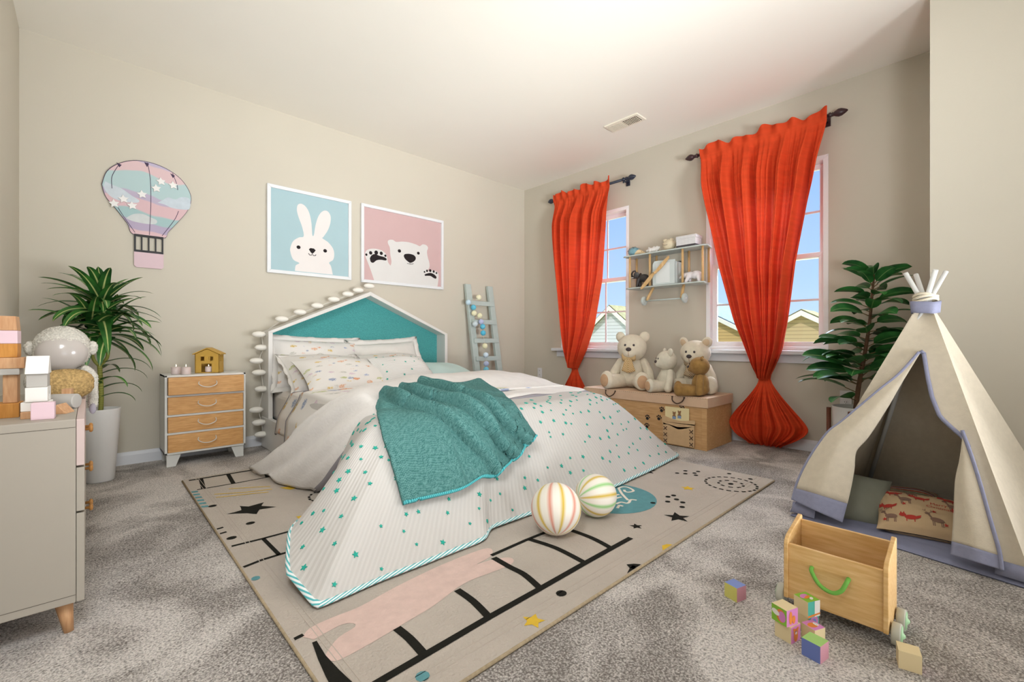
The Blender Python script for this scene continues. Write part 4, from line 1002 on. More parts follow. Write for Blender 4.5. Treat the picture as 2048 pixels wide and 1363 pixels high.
yp = -.355; xf = X0 - .02
MB().prism([(yp - .13, .012), (yp + .13, .012), (yp + .13, .182), (yp + .09, .172), (yp, .160), (yp - .09, .172), (yp - .13, .182)], 0, .012, frame((xf + .012, 0, 0), (0, 1, 0), (0, 0, 1)) @ Matrix.Scale(-1, 4, (0, 0, 1))).build('pocket', M_pocket, ch, bevel=.003, recalc=True)
pk = ch.children[-1]
fl_ = MB(); fl_.prism([tuple(p) for p in spline([(yp - .132, .185), (yp - .132, .225), (yp - .06, .213), (yp, .208), (yp + .06, .217), (yp + .132, .23), (yp + .132, .165), (yp + .09, .165), (yp + .04, .15), (yp, .138), (yp - .05, .148), (yp - .11, .17), (yp - .132, .185)], 3)][:-1], 0, .007, frame((xf + .007, 0, 0), (0, 1, 0), (0, 0, 1)) @ Matrix.Scale(-1, 4, (0, 0, 1)))
fl_.build('pocket_flap', M_pocket, pk, bevel=.002, recalc=True)
b = MB()
for s in (-1, 1):
    for z in (.135, .085, .035):
        for d in (-1, 1): b.tube([(xf - .002, yp + s * .108 - .014, z - .014 * d), (xf - .002, yp + s * .108 + .014, z + .014 * d)], .0028, 6)
b.build('lacing', M_rope, pk)
def paw(y, z, r, k=1.0):
    F = lambda a, c, q: (X0 - .0012, y - (a * math.cos(r) - c * math.sin(r)) * k, z + (a * math.sin(r) + c * math.cos(r)) * k)
    b = MB().flat(disc(0, -.006, .014, .013, 14), 0, F)
    for a, c, rr in ((-.018, .008, .0055), (-.007, .018, .0062), (.007, .018, .0062), (.018, .008, .0055)): b.flat(disc(a, c, rr, rr * 1.35, 10), 0, F)
    b.build('paw_print', M_black, ch)
for y, z, r in ((-.205, .275, -.3), (-.18, .205, -.2), (-.075, .195, -.2), (.03, .125, .1), (-.07, .125, .0), (.005, .06, .1), (-.375, .31, -.4)): paw(y, z, r)
# card of two bears standing in the pocket
cdt = thing('picture_card', 'cream picture card of a bear pair standing in the chest pocket', 'card', (-.335 + X0 - .009, -1.98 - .34, .215))
MB().bx(-.002, .002, -.10, .10, -.06, .095).build('card', mat('cream_card', 'e2d3a4', .8), cdt)
F = lambda a, c, q: (-.0024 - q, -a, c)
b = MB()
M_cb, M_cl, M_cc = mat('card_brown', '8e6a48', .8), mat('card_blue', '7f98b8', .8), mat('card_yellow', 'cfa640', .8)
b = MB()
for x, h in ((-.022, .050), (.022, .062)):
    b.flat(disc(x, h - .005, .013, .012, 14), 0, F); b.flat(disc(x - .010, h + .006, .005), .0001, F); b.flat(disc(x + .010, h + .006, .005), .0001, F); b.flat(disc(x, h - .032, .016, .02, 14), .0001, F)
b.build('bear_drawing', M_cb, cdt)
b = MB()
for x, h in ((-.022, .012), (.022, .022)): b.flat([(x - .016, h - .012), (x + .016, h - .012), (x + .013, h + .010), (x - .013, h + .010)], .0004, F)
b.build('clothes_drawing', M_cl, cdt)
b = MB()
for i, x in enumerate((-.036, -.022, -.006, .008, .022, .036)): b.flat(disc(x, -.022 + .002 * (i % 2), .006, .008, 8), .0004, F)
b.build('yellow_lettering', M_cc, cdt)

# ------------------------------------------------------------------ teddy bears
M_pl1 = mat('cream_plush_fur', 'dcd2be', .9, .1, .05, 30, .45, 170, .004, sheen=.15)
M_pl2 = mat('ivory_plush_fur', 'd9d2c0', .9, .1, .05, 30, .45, 170, .004, sheen=.15)
M_br = mat('brown_worn_plush', '9b7846', .9, .1, .16, 28, .5, 150, .004, sheen=.1)
M_pad = mat('tan_paw_pad', 'c49f7e', .85, .1, .05, 30)
M_earin = mat('beige_inner_ear', 'cdb496', .9, .1)
M_bow = stripes('striped_bow_fabric', 'e0cfa6', 'a06a24', 7, 'Y', .5, .8, .12, 0, 1.0)
M_bow2 = stripes('brown_striped_bow_fabric', 'd9c6a4', '5f4334', 7, 'Y', .5, .8, .12, 0, 1.0)
def teddy(label, loc, rz, k, fur, pad, bow=None, head_rot=(0, 0, 0), ears='in', arms=None, legs=None, belly=1.0, headk=(1, 1, 1), muzzle=1.0):
    t = thing('teddy_bear', label, 'teddy bear', loc, rz); vx = .020 * k
    S = lambda p: tuple(c * k for c in p)
    E = lambda c, r, rot=None: ('e', S(c), S(r)) if rot is None else ('e', S(c), S(r), rot)
    C = lambda a, c, r0, r1: ('c', S(a), S(c), r0 * k, r1 * k)
    blob('torso', [E((0, .01, .27), (.215 * belly, .19, .265)), E((0, 0, .16), (.235 * belly, .21, .155))], fur, t, vx, 6)
    hd = blob('head', [E((0, 0, .19), (.262 * headk[0], .225 * headk[1], .225 * headk[2])), E((0, -.155, .115), (.135 * muzzle, .12 * muzzle, .105 * muzzle)), E((0, 0, .11), (.22, .19, .14))], fur, t, vx, 8, S((0, -.01, .50)), head_rot)
    for s in (-1, 1):
        if ears == 'none': MB().ell(S((s * .18, .06, .36)), S((.05, .03, .05)), (0, s * .6, s * .25)).build('ear', fur, hd)
        e = None if ears == 'none' else MB().ell(S((s * .205, .02, .375)), S((.085, .045, .095)), (0, s * .45, s * .25)).build('ear', fur, hd)
        if ears == 'in': MB().ell(S((s * .203, -.014, .372)), S((.056, .022, .066)), (0, s * .45, s * .25)).build('inner_ear', M_earin, e)
        MB().ell(S((s * .072, -.206 * headk[1], .235)), S((.020, .014, .022)), None, 14, 10).build('eye', M_nose, hd)
    MB().ell(S((0, -.262 * (.5 + .5 * muzzle), .165)), S((.047, .032, .034)), None, 18, 12).build('nose', M_nose, hd)
    MB().tube([S((0, -.272, .14)), S((0, -.276, .11)), S((0, -.255, .055))], .004 * k, 6).build('mouth_seam', M_pad, hd)
    for i, s in enumerate((-1, 1)):
        sh_, ha = (arms or (((.20, .0, .44), (.335, -.10, .12)), ((.20, .0, .44), (.335, -.10, .12))))[i]
        blob('arm', [C((s * sh_[0],) + sh_[1:], (s * (sh_[0] * .35 + ha[0] * .65), ha[1] * .4, ha[2] + .15), .075, .085), C((s * (sh_[0] * .35 + ha[0] * .65), ha[1] * .4, ha[2] + .15), (s * ha[0], ha[1], ha[2] - .03), .085, .088)], fur, t, vx, 5)
        hp, ft = (legs or (((.14, -.10, .125), (.27, -.42, .14)), ((.14, -.10, .125), (.27, -.42, .14))))[i]
        d = Vector((s * (ft[0] - hp[0]), ft[1] - hp[1], 0)); a = math.atan2(d.x, -d.y)
        lg = blob('leg', [C((s * hp[0], hp[1], hp[2]), (s * ft[0], ft[1], .125), .122, .122), E((s * ft[0] + d.normalized().x * .06, ft[1] + d.normalized().y * .06, .155), (.128, .085, .155), (0, 0, a))], fur, t, vx, 5)
        if pad:
            p = Vector((s * ft[0], ft[1], .15)) + d.normalized() * .128
            MB().ell(S(tuple(p)), S((.083, .022, .105)), (0, 0, a)).build('paw_pad', pad, lg)
    if bow:
        y = -.215
        kn = MB().ell(S((0, y, .505)), S((.03, .025, .03))).build('bow_knot', bow, t)
        for s in (-1, 1):
            b = MB()
            def lp(u, v): 
                w = .025 + .045 * math.sin(PI * min(1, u * .75)) ; return Vector(S((s * (.012 + .105 * u), y + .01 + .035 * (math.sin(v * PI) - .5) * (1 - .5 * u) * -1, .515 + .03 * u + (v - .5) * 2 * w)))
            b.grid(lp, 8, 6, uvs=(1, 1)); b.build('bow_loop', bow, t, solid=.008 * k)
            b = MB(); b.grid(lambda u, v: Vector(S((s * (.0 + (.055 + .065 * v) * u) , y - .012 - .012 * math.sin(v * 3) - .02 * v * (1 - u), .50 - (.20 + .035 * (1 - u) * 1) * v))), 6, 8, uvs=(.5, 1)); b.build('bow_tail', bow, t, solid=.006 * k)
    return t
ZC = .406
teddy('biggest cream teddy bear with a yellow striped bow, at the bed end of the chest', (-.30, -1.735, ZC), -PI / 2 + .28, .54, M_pl1, M_pad, M_bow, (0, 0, .05), 'out', headk=(.98, .95, 1.05), belly=1.0)
teddy('small cream teddy bear without a bow, facing sideways between the two bow-tied bears', (-.36, -2.115, ZC), -PI / 2 - .75, .385, M_pl2, M_pad, None, (0, 0, -.05), 'out', muzzle=.85)
teddy('cream teddy bear with a brown striped bow, behind the little brown bear', (-.235, -2.315, ZC), -PI / 2 + .0, .485, M_pl1, None, M_bow2, (.12, 0, .02), 'in', legs=(((.14, -.08, .125), (.30, -.24, .14)), ((.14, -.08, .125), (.30, -.20, .14))))
teddy('small brown worn teddy bear sitting at the near end of the chest', (-.475, -2.455, ZC), -PI / 2 - 1.12, .345, M_br, None, None, (0, 0, -.1), 'none', muzzle=.8, arms=(((.20, .0, .44), (.27, -.02, .14)), ((.20, .0, .44), (.27, -.02, .14))), headk=(1.0, 1.0, .92))

# ------------------------------------------------------------------ broad-leaved plant in the corner
def leafmat(name, c1, c2, mid, rough=.3, stripe=.06):
    m, n, b = newmat(name); t, s = uvnode(n)
    ns = N(n, 'ShaderNodeTexNoise'); ns.inputs['Scale'].default_value = 9; tt = N(n, 'ShaderNodeTexCoord'); n.links.new(tt.outputs['Object'], ns.inputs['Vector'])
    r = N(n, 'ShaderNodeValToRGB'); r.color_ramp.elements[0].position = .35; r.color_ramp.elements[1].position = .65
    r.color_ramp.elements[0].color = srgb(c1) + (1,); r.color_ramp.elements[1].color = srgb(c2) + (1,); n.links.new(ns.outputs['Fac'], r.inputs[0])
    d = math_(n, 'ABSOLUTE', math_(n, 'SUBTRACT', s.outputs['X'], .5)); k = N(n, 'ShaderNodeMapRange'); n.links.new(d, k.inputs[0]); k.inputs[1].default_value = stripe; k.inputs[2].default_value = stripe * .4; k.inputs[3].default_value = 0; k.inputs[4].default_value = .9
    mx = N(n, 'ShaderNodeMixRGB'); n.links.new(k.outputs[0], mx.inputs[0]); n.links.new(r.outputs[0], mx.inputs[1]); mx.inputs[2].default_value = srgb(mid) + (1,)
    n.links.new(mx.outputs[0], b.inputs['Base Color']); b.inputs['Roughness'].default_value = rough; b.inputs['Specular IOR Level'].default_value = .45
    return m
def leaf(b, base, az, el, L, wd, droop, shape='lance', nl=12, tw=0.0, cup=.25):
    """one blade: base point, azimuth, start elevation, length, width, downward curl"""
    p = Vector(base); ds = L / nl; e = el; pts = [p.copy()]; dirs = []
    for i in range(nl):
        d = Vector((math.cos(az) * math.cos(e), math.sin(az) * math.cos(e), math.sin(e))); p = p + d * ds; pts.append(p.copy()); dirs.append(d); e -= droop / nl * (.4 + 1.2 * i / nl)
    dirs.append(dirs[-1]); side0 = Vector((-math.sin(az), math.cos(az), 0))
    rows = []
    for i, (q, d) in enumerate(zip(pts, dirs)):
        t = i / nl
        w = wd * (math.sin(PI * t ** .62) ** .8 if shape == 'lance' else math.sin(PI * t ** .85) ** .62) if 0 < t < 1 else .0008
        if shape == 'lance': w = wd * max(.06, min(1, t * 5 + .35)) * (1 - t) ** .55 + .0006
        sd = Matrix.Rotation(tw, 3, d) @ side0; up = sd.cross(d) * -1
        rows.append([q + sd * w / 2 * c + up * (abs(c) * w * cup) for c in (-1, -.5, 0, .5, 1)])
    vs = [[b.bm.verts.new(x) for x in r] for r in rows]
    for i in range(nl):
        for j in range(4): b._f([vs[i][j], vs[i][j + 1], vs[i + 1][j + 1], vs[i + 1][j]], True, [(j / 4, i / nl), ((j + 1) / 4, i / nl), ((j + 1) / 4, (i + 1) / nl), (j / 4, (i + 1) / nl)])
M_fig = leafmat('glossy_fig_leaf', '1d5028', '3f8440', '8fb070', .38, .03)
M_bark = mat('brown_bark', '6e5340', .8, .2, .2, 40, .5, 90, .003)
M_pot = mat('white_glazed_pot', 'e6e5e3', .3, .45)
M_soil = mat('dark_soil', '4a3a30', .95, .05, .3, 40, .8, 60, .01)
M_wal = wood('walnut_stand', '5f3322', '83503a', 2, 1.2, .5, .5)
rpx, rpy = -.30, -3.42
rpl = thing('broad_leaf_plant', 'broad-leaved fig plant in a white pot on a walnut stand, behind the tent', 'potted plant', (rpx, rpy, 0))
MB().lathe([(.0, .11), (.11, .11), (.12, .13), (.127, .40), (.129, .405), (.120, .405), (.115, .37), (.0, .365)], n=40, cap=False).build('pot', M_pot, rpl)
MB().lathe([(.0, .372), (.117, .37)], n=24, cap=False).build('soil', M_soil, rpl)
st = MB().bx(-.135, .135, -.012, .012, .085, .11).bx(-.012, .012, -.135, .135, .085, .11).build('plant_stand', M_wal, rpl, bevel=.002)
for dx, dy in ((.146, 0), (-.146, 0), (0, .146), (0, -.146)): MB().cyl((dx, dy, 0), (dx, dy, .385), .014, n=12).build('stand_leg', M_wal, st)
stem = spline([(0, 0, .36), (.0, -.02, .55), (.0, -.05, .75), (.0, -.075, .95), (.0, -.09, 1.15), (.0, -.10, 1.27)], 8)
nstem = len(stem)
MB().tube(stem, [.015 - .010 * i / nstem for i in range(nstem)], 10).build('stem', M_bark, rpl)
b = MB(); rs = random.Random(21); pet = MB()
NL = 64
spec = [(.20 + .80 * (i / (NL - 1)) ** .95, i * 2.399 + rs.uniform(-.25, .25), None) for i in range(NL)]
spec += [(.16, 2.05, .30), (.22, 2.6, .28), (.24, 1.75, .30), (.30, 2.25, .32), (.33, 3.0, .28), (.38, 1.9, .30), (.44, 2.4, .27), (.12, 2.9, .26)]
for t, a, Lf in spec:
    p = stem[min(nstem - 1, int(t * (nstem - 1)))]; big = 1 - t
    L = Lf or .27 * (.58 + .50 * big) * rs.uniform(.9, 1.12)
    elv = rs.uniform(.15, .5) + .35 * (t > .85); pl0 = .03 + .05 * big
    r = (-.03 - rpx - p.x) / max(.15, math.cos(a)) if math.cos(a) > 0 else 9
    L = min(L, max(.12, r - pl0))
    d = Vector((math.cos(a) * math.cos(elv), math.sin(a) * math.cos(elv), math.sin(elv))); q = p + d * pl0
    pet.tube([p, p + d * pl0 * 1.1], .003, 5)
    leaf(b, q, a, elv, L, L * rs.uniform(.40, .48), rs.uniform(.6, 1.2), 'oval', 10, rs.uniform(-.7, .7), .10)
b.build('foliage', M_fig, rpl); pet.build('leaf_stalks', mat('leaf_stalk', '7a6a48', .7), rpl)
# ------------------------------------------------------------------ rug
M_rug = mat('oatmeal_woven_rug', 'b5aba0', .95, .05, .05, 5, .8, 110, .006)
M_rblk, M_rpink, M_ryel, M_rteal, M_rcream = (mat(n_, c, .95, .05, .06, 30, .5, 110, .004) for n_, c in (('rug_black', '24231f'), ('rug_pink', 'cfb5ab'), ('rug_yellow', 'd3af3f'), ('rug_teal', '5f8f94'), ('rug_cream', 'ddd4c6')))
RX0, RX1, RY0, RY1, RZ = -3.605, -1.03, -3.150, -.735, .012
rg = MB().bx(RX0, RX1, RY0, RY1, .0, RZ)
g = lambda x, y, z: (x, y, RZ + .0008 + z)
rg.mi = 2
rg.flat([tuple(p) for p in spline([(-3.576, -2.717), (-3.547, -2.69), (-3.478, -2.685), (-3.394, -2.688), (-3.255, -2.663), (-3.059, -2.644), (-2.874, -2.65), (-2.845, -2.68), (-2.891, -2.72), (-2.967, -2.731), (-2.918, -2.738), (-2.851, -2.764), (-2.838, -2.795), (-2.874, -2.818), (-2.966, -2.812), (-3.056, -2.803), (-3.126, -2.814), (-3.229, -2.843), (-3.333, -2.857), (-3.425, -2.87), (-3.521, -2.878), (-3.552, -2.872), (-3.56, -2.841), (-3.538, -2.814), (-3.502, -2.787), (-3.452, -2.775), (-3.447, -2.756), (-3.472, -2.738), (-3.515, -2.742), (-3.558, -2.75)], 3)], 0, g)
rg.mi = 1
rg.stroke([(-3.56, -2.76), (-3.568, -2.836), (-3.57, -2.913), (-3.569, -2.98), (-3.565, -3.02)], [.012, .02, .034, .046, .05], .0002, g)
rg.stroke([(-3.565, -3.02), (-3.284, -3.011), (-3.138, -3.006), (-2.911, -3.004), (-2.665, -3.0), (-2.492, -2.999), (-2.35, -2.999)], .024, .0003, g)
for r in ([(-3.365, -2.862), (-3.362, -2.93), (-3.367, -3.009)], [(-3.119, -2.819), (-3.121, -2.908), (-3.138, -3.006)], [(-2.885, -2.735), (-2.888, -2.826), (-2.887, -2.904), (-2.911, -3.004)], [(-2.67, -2.717), (-2.65, -2.846), (-2.662, -2.997)], [(-2.477, -2.72), (-2.47, -2.88), (-2.489, -2.993)]): rg.stroke([tuple(p) for p in spline(r, 5)], .026, .0001, g)
rg.stroke([(-2.88, -2.715), (-2.68, -2.712), (-2.45, -2.72)], .018, .0001, g)
for r in ([(-3.573, -1.007), (-3.396, -1.02), (-3.225, -1.023), (-3.0, -1.036)], [(-3.58, -.775), (-3.395, -.782), (-3.0, -.80)], [(-3.522, -.783), (-3.543, -1.005)], [(-3.382, -.79), (-3.40, -1.02)], [(-3.176, -.79), (-3.19, -.85), (-3.221, -1.027)]): rg.stroke(r, .022 if len(r) < 4 else .012, .0001, g)
for r in ([(-3.593, -1.937), (-3.48, -1.945), (-3.2, -1.947)], [(-3.60, -2.161), (-3.538, -2.147), (-3.477, -2.145), (-3.3, -2.155)], [(-3.48, -1.945), (-3.475, -2.147)]): rg.stroke(r, .016, .0001, g)
rg.flat([tuple(p) for p in spline([(-3.534, -1.529), (-3.468, -1.521), (-3.461, -1.452), (-3.43, -1.491), (-3.357, -1.479), (-3.381, -1.526), (-3.329, -1.592), (-3.401, -1.574), (-3.427, -1.629), (-3.458, -1.585), (-3.534, -1.529)], 2)][:-1], .0001, g)
def star_at(cx, cy, r, rot, k=.45): rg.flat([(cx + x, cy + y) for x, y in star(r, k, rot)], .0002, g)
star_at(-1.995, -3.027, .062, .35, .42); star_at(-2.229, -2.951, .03, .5); star_at(-1.42, -2.53, .07, .3, .42)
for x, y in ((-2.882, -3.071), (-1.909, -2.853), (-1.767, -2.861), (-1.727, -2.872), (-1.837, -2.896), (-1.772, -2.911), (-1.791, -2.954), (-1.854, -2.982), (-1.324, -2.69), (-1.238, -2.702), (-1.298, -2.731), (-1.245, -2.765), (-1.194, -2.765), (-1.282, -2.791), (-1.098, -2.918), (-1.118, -3.049), (-3.56, -1.358), (-3.477, -1.729), (-3.575, -1.848)):
    r = .019 if x < -2.5 else .0145
    rg.flat(disc(x, y, r, r * .9, 12), .0002, g)
cx, cy = -1.30, -3.005
for rr, nn in ((.135, 22), (.065, 9)):
    for i in range(nn):
        a = 2 * PI * i / nn; rg.flat([(cx + rr * math.cos(a) + .012 * c * math.cos(a + PI / 2) + .007 * s * math.cos(a), cy + rr * math.sin(a) + .012 * c * math.sin(a + PI / 2) + .007 * s * math.sin(a)) for c, s in ((-1, -1), (1, -1), (1, 1), (-1, 1))], .0002, g)
rg.flat(disc(cx, cy, .018, .014), .0002, g)
for i in range(9):
    a = 2.2 + i * .3; rg.flat([(-3.02 + .15 * math.cos(a) + .014 * c * math.cos(a + PI / 2) + .006 * s * math.cos(a), -1.60 + .12 * math.sin(a) + .014 * c * math.sin(a + PI / 2) + .006 * s * math.sin(a)) for c, s in ((-1, -1), (1, -1), (1, 1), (-1, 1))], .0002, g)
for x, y in ((-3.59, -1.70), (-3.59, -1.765), (-3.585, -2.71), (-2.56, -3.14)): rg.flat([(x - .012, y - .008), (x + .014, y - .005), (x + .012, y + .009), (x - .012, y + .006)], .0002, g)
rg.flat([(-2.615, -3.149), (-2.52, -3.149), (-2.535, -3.128), (-2.56, -3.112), (-2.575, -3.135)], .0002, g)
rg.mi = 3
star_at(-3.054, -3.109, .036, .25, .5); star_at(-1.555, -2.87, .040, .2, .5)
rg.flat([(-2.36, -3.149), (-2.28, -3.149), (-2.295, -3.132), (-2.32, -3.125)], .0002, g)
rg.flat([(-3.229, -1.287), (-3.185, -1.299), (-3.16, -1.278), (-3.148, -1.32), (-3.166, -1.36), (-3.195, -1.362), (-3.212, -1.325)], .0002, g)
rg.flat([(-3.30, -1.79), (-3.27, -1.80), (-3.25, -1.79), (-3.26, -1.83), (-3.30, -1.835)], .0002, g)
for r in ([(-3.441, -1.11), (-3.338, -1.172), (-3.259, -1.225)], [(-3.518, -1.16), (-3.398, -1.235), (-3.266, -1.283)], [(-3.522, -1.226), (-3.406, -1.273), (-3.294, -1.322)]): rg.stroke(r, .009, .0002, g)
rg.mi = 4
rg.flat(disc(-1.99, -2.66, .235, .225, 40), .0001, g)
rg.flat(disc(-3.588, -2.278, .014, .016, 10), .0002, g); rg.flat(disc(-3.412, -3.075, .018, .018, 10), .0002, g)
for i in range(6): rg.flat([(-3.603, -1.02 - i * .06), (-3.575, -1.03 - i * .06), (-3.575, -1.06 - i * .06), (-3.603, -1.05 - i * .06)], .0002, g)
rg.mi = 5
for r in [[(-1.84, -2.639), (-1.861, -2.658), (-1.859, -2.676), (-1.837, -2.686), (-1.817, -2.683), (-1.801, -2.664), (-1.789, -2.629), (-1.802, -2.605), (-1.837, -2.602), (-1.856, -2.618), (-1.902, -2.663), (-1.941, -2.71), (-1.968, -2.745)], [(-1.935, -2.775), (-1.951, -2.751), (-1.991, -2.765), (-2.011, -2.763), (-2.02, -2.735), (-2.06, -2.733)], [(-2.062, -2.775), (-2.061, -2.757), (-2.072, -2.757), (-2.104, -2.77)], [(-1.951, -2.695), (-1.969, -2.689), (-2.01, -2.683)], [(-1.925, -2.663), (-1.96, -2.652)]]: rg.stroke([tuple(p) for p in spline(r, 5)], .014, .0003, g)
ro = rg.build('rug', [M_rug, M_rblk, M_rpink, M_ryel, M_rteal, M_rcream]); tag(ro, 'beige play rug printed with black lines, stars and a pink animal', 'rug')
b = MB()
for y in (RY0 + .06, RY0 + .085): b.bx(RX0 + .03, RX1 - .03, y - .0012, y + .0012, RZ, RZ + .001)
for x in (RX0 + .06, RX0 + .075): b.bx(x - .0012, x + .0012, RY0 + .03, RY1 - .03, RZ, RZ + .001)
b.build('stitching', mat('rug_stitch', 'b3a89c', .95), ro)
b = MB(); e_ = .006
b.tube([(RX0, RY0, e_), (RX1, RY0, e_)], .0062, 6); b.tube([(RX0, RY1, e_), (RX1, RY1, e_)], .0062, 6); b.tube([(RX0, RY0, e_), (RX0, RY1, e_)], .0062, 6); b.tube([(RX1, RY0, e_), (RX1, RY1, e_)], .0062, 6)
b.build('bound_edge', mat('rug_binding', 'a8977c', .95, .05, .15, 90), ro)

# ------------------------------------------------------------------ striped balls
def ballmat(name, seq):
    m, n, b = newmat(name); t, s = uvnode(n)
    w = math_(n, 'FRACT', math_(n, 'MULTIPLY', s.outputs['X'], 6)); r = N(n, 'ShaderNodeValToRGB'); n.links.new(w, r.inputs[0]); el = r.color_ramp.elements
    for i, (p, c) in enumerate(seq):
        e = el[i] if i < 2 else el.new(p)
        e.position = p; e.color = srgb(c) + (1,)
    n.links.new(r.outputs[0], b.inputs['Base Color']); b.inputs['Roughness'].default_value = .5; b.inputs['Specular IOR Level'].default_value = .35
    return m
wht = 'e9e2d6'
def ball(label, loc, R, rot, seq):
    b = MB(); b.ell((0, 0, 0), (R, R, R), None, 48, 32)
    o = b.build('striped_ball', ballmat('ball_stripes', seq), None, loc=loc, rot=rot)
    return tag(o, label, 'ball')
def pole_to(d): return Vector(d).to_track_quat('-Z', 'Y').to_euler()
ball('white ball with coral and yellow stripes on the rug', (-2.548, -2.755, RZ + .108), .1075, pole_to((-.42, -.42, -.80)), [(0, wht), (.08, wht), (.22, 'd98f7a'), (.36, wht), (.58, wht), (.72, 'd2b12c'), (.86, wht)])
ball('white ball with green and yellow stripes on the rug', (-2.262, -2.755, RZ + .098), .0975, pole_to((-.93, .30, .02)), [(0, wht), (.08, wht), (.22, '90ca7c'), (.36, wht), (.58, wht), (.72, 'cfae24'), (.86, wht)])

# ------------------------------------------------------------------ toy cart and blocks
M_mpl = wood('maple_ply', 'd2a668', 'e9c690', 1, .8, .45, .45)
M_edge = mat('pale_ply_edge', 'dcc08c', .5, .25, .05, 40, stretch=(1, 1, 1))
M_grn = mat('leaf_green_rope', '6fae4a', .6, .3)
M_whl = mat('pale_grey_wheel', 'b9b8ab', .55, .3)
M_whg = mat('mint_wheel_face', 'a9cfa2', .5, .3)
ct = thing('toy_cart', 'maple toy cart on small wheels with a green rope handle', 'toy cart', (-2.335, -3.7175, 0))
x0, x1, hy = -.08, .08, .128
def side(s):
    b = MB(); pr = [(x0, .034), (x1, .034), (x1, .252), (x1 - .008, .258), (x0 + .02, .226), (x0 + .004, .214), (x0, .203)]
    b.prism(pr, -.006, .006, frame((0, s * (hy - .006), 0), (1, 0, 0), (0, 0, 1))); return b.build('side_panel', [M_mpl], ct, bevel=.0022)
side(1); side(-1)
MB().bx(x0 + .006, x0 + .016, -hy + .012, hy - .012, .034, .205).build('front_panel', M_mpl, ct, bevel=.0012)
MB().bx(x1 - .016, x1 - .006, -hy + .012, hy - .012, .034, .243).build('back_panel', M_mpl, ct, bevel=.0012)
MB().bx(x0 + .016, x1 - .016, -hy + .012, hy - .012, .040, .050).build('bottom_panel', M_mpl, ct)
hd = MB().tube(spline([(x0 + .006, .053, .152), (x0 - .010, .050, .146), (x0 - .019, .028, .118), (x0 - .021, -.002, .108), (x0 - .019, -.024, .120), (x0 - .010, -.036, .146), (x0 + .006, -.038, .152)], 6), .0058, 10).build('rope_handle', M_grn, ct)
for x in (x0 + .032, x1 - .032):
    MB().cyl((x, -hy - .012, .03), (x, hy + .012, .03), .005, n=10).build('axle', M_whl, ct)
    for s in (-1, 1):
        w = MB().lathe([(.0, s * (hy + .004)), (.029, s * (hy + .004)), (.03, s * (hy + .007)), (.03, s * (hy + .021)), (.028, s * (hy + .024)), (.0, s * (hy + .024))], (x, 0, .030), 28, 'Y', cap=False).build('wheel', M_whl, ct, recalc=True)
        MB().lathe([(.0, s * (hy + .033)), (.004, s * (hy + .032)), (.009, s * (hy + .027)), (.025, s * (hy + .0255)), (.025, s * (hy + .0235)), (0, s * (hy + .0235))], (x, 0, .030), 24, 'Y', cap=False).build('wheel_face', M_whg, w, recalc=True)
# picture blocks
BC = {k: mat('block_' + k, c, .5, .3) for k, c in dict(cream='e0cda2', blue='7b8fc9', deepblue='6a7ab8', pink='c98f9d', yellow='cfc86e', green='9fc874', lime='86b93c', magenta='d183bd', orange='e0853a', turq='55b3a4', white='e8e4de').items()}
def block(label, loc, rz, faces, deco=(), s=.0455):
    """faces: -x, +x, -y, +y, top, bottom colours"""
    b = MB(); h = s / 2
    v = [b.bm.verts.new(Vector((x * h, y * h, h + z * h))) for z in (-1, 1) for x, y in ((-1, -1), (1, -1), (1, 1), (-1, 1))]
    names = []
    for c, q in zip(faces, ((3, 0, 4, 7), (1, 2, 6, 5), (0, 1, 5, 4), (2, 3, 7, 6), (4, 5, 6, 7), (3, 2, 1, 0))):
        if c not in names: names.append(c)
        b.mi = names.index(c); b._f([v[i] for i in q])
    FR = {'-x': lambda a, c, z: (-h - z, -a * s + h, c * s), '-y': lambda a, c, z: (a * s - h, -h - z, c * s), 'top': lambda a, c, z: (a * s - h, c * s - h, s + z)}
    # faces read from outside, a to the reader's right
    lv = 0
    for f, shape, c in deco:
        if c not in names: names.append(c)
        lv += .00012; b.mi = names.index(c); b.flat(shape, .0002 + lv, FR[f])
    o = b.build('toy_block', [BC[c] for c in names], None, loc=loc, rot=(0, 0, rz))
    tag(o, label, 'toy block', 'painted toy blocks by the cart'); return o
ov = lambda x, y, rx, ry, r=0, n=18: [(x + rx * math.cos(a) * math.cos(r) - ry * math.sin(a) * math.sin(r), y + rx * math.cos(a) * math.sin(r) + ry * math.sin(a) * math.cos(r)) for a in [2 * PI * i / n for i in range(n)]]
face_bear = lambda f, c0='orange': [(f, ov(.5, .35, .22, .32), c0), (f, ov(.5, .62, .24, .20), c0), (f, ov(.30, .80, .09, .09), c0), (f, ov(.70, .80, .09, .09), c0), (f, ov(.5, .55, .10, .08), 'white'), (f, ov(.42, .66, .03, .04), 'deepblue'), (f, ov(.58, .66, .03, .04), 'deepblue')]
mitt = lambda f: [(f, ov(.62, .5, .30, .40), 'orange'), (f, ov(.70, .48, .24, .32), 'magenta'), (f, ov(.28, .58, .26, .17, -.3), 'white')]
block('yellow, pink and blue block lying alone between the rug and the cart', (-2.467, -3.463, 0), -.28, ('yellow', 'cream', 'pink', 'cream', 'blue', 'cream'))
block('cream block painted with an orange bear, bottom of the shorter near pile', (-2.567, -3.642, 0), -.25, ('cream', 'cream', 'magenta', 'cream', 'cream', 'cream'), face_bear('-y'))
block('block with a green mitten picture, on top of the shorter near pile', (-2.572, -3.636, .0457), -.36, ('lime', 'cream', 'magenta', 'cream', 'cream', 'cream'), mitt('-x') + [('-y', ov(.35, .5, .14, .40), 'orange'), ('-y', ov(.62, .35, .14, .25), 'orange')])
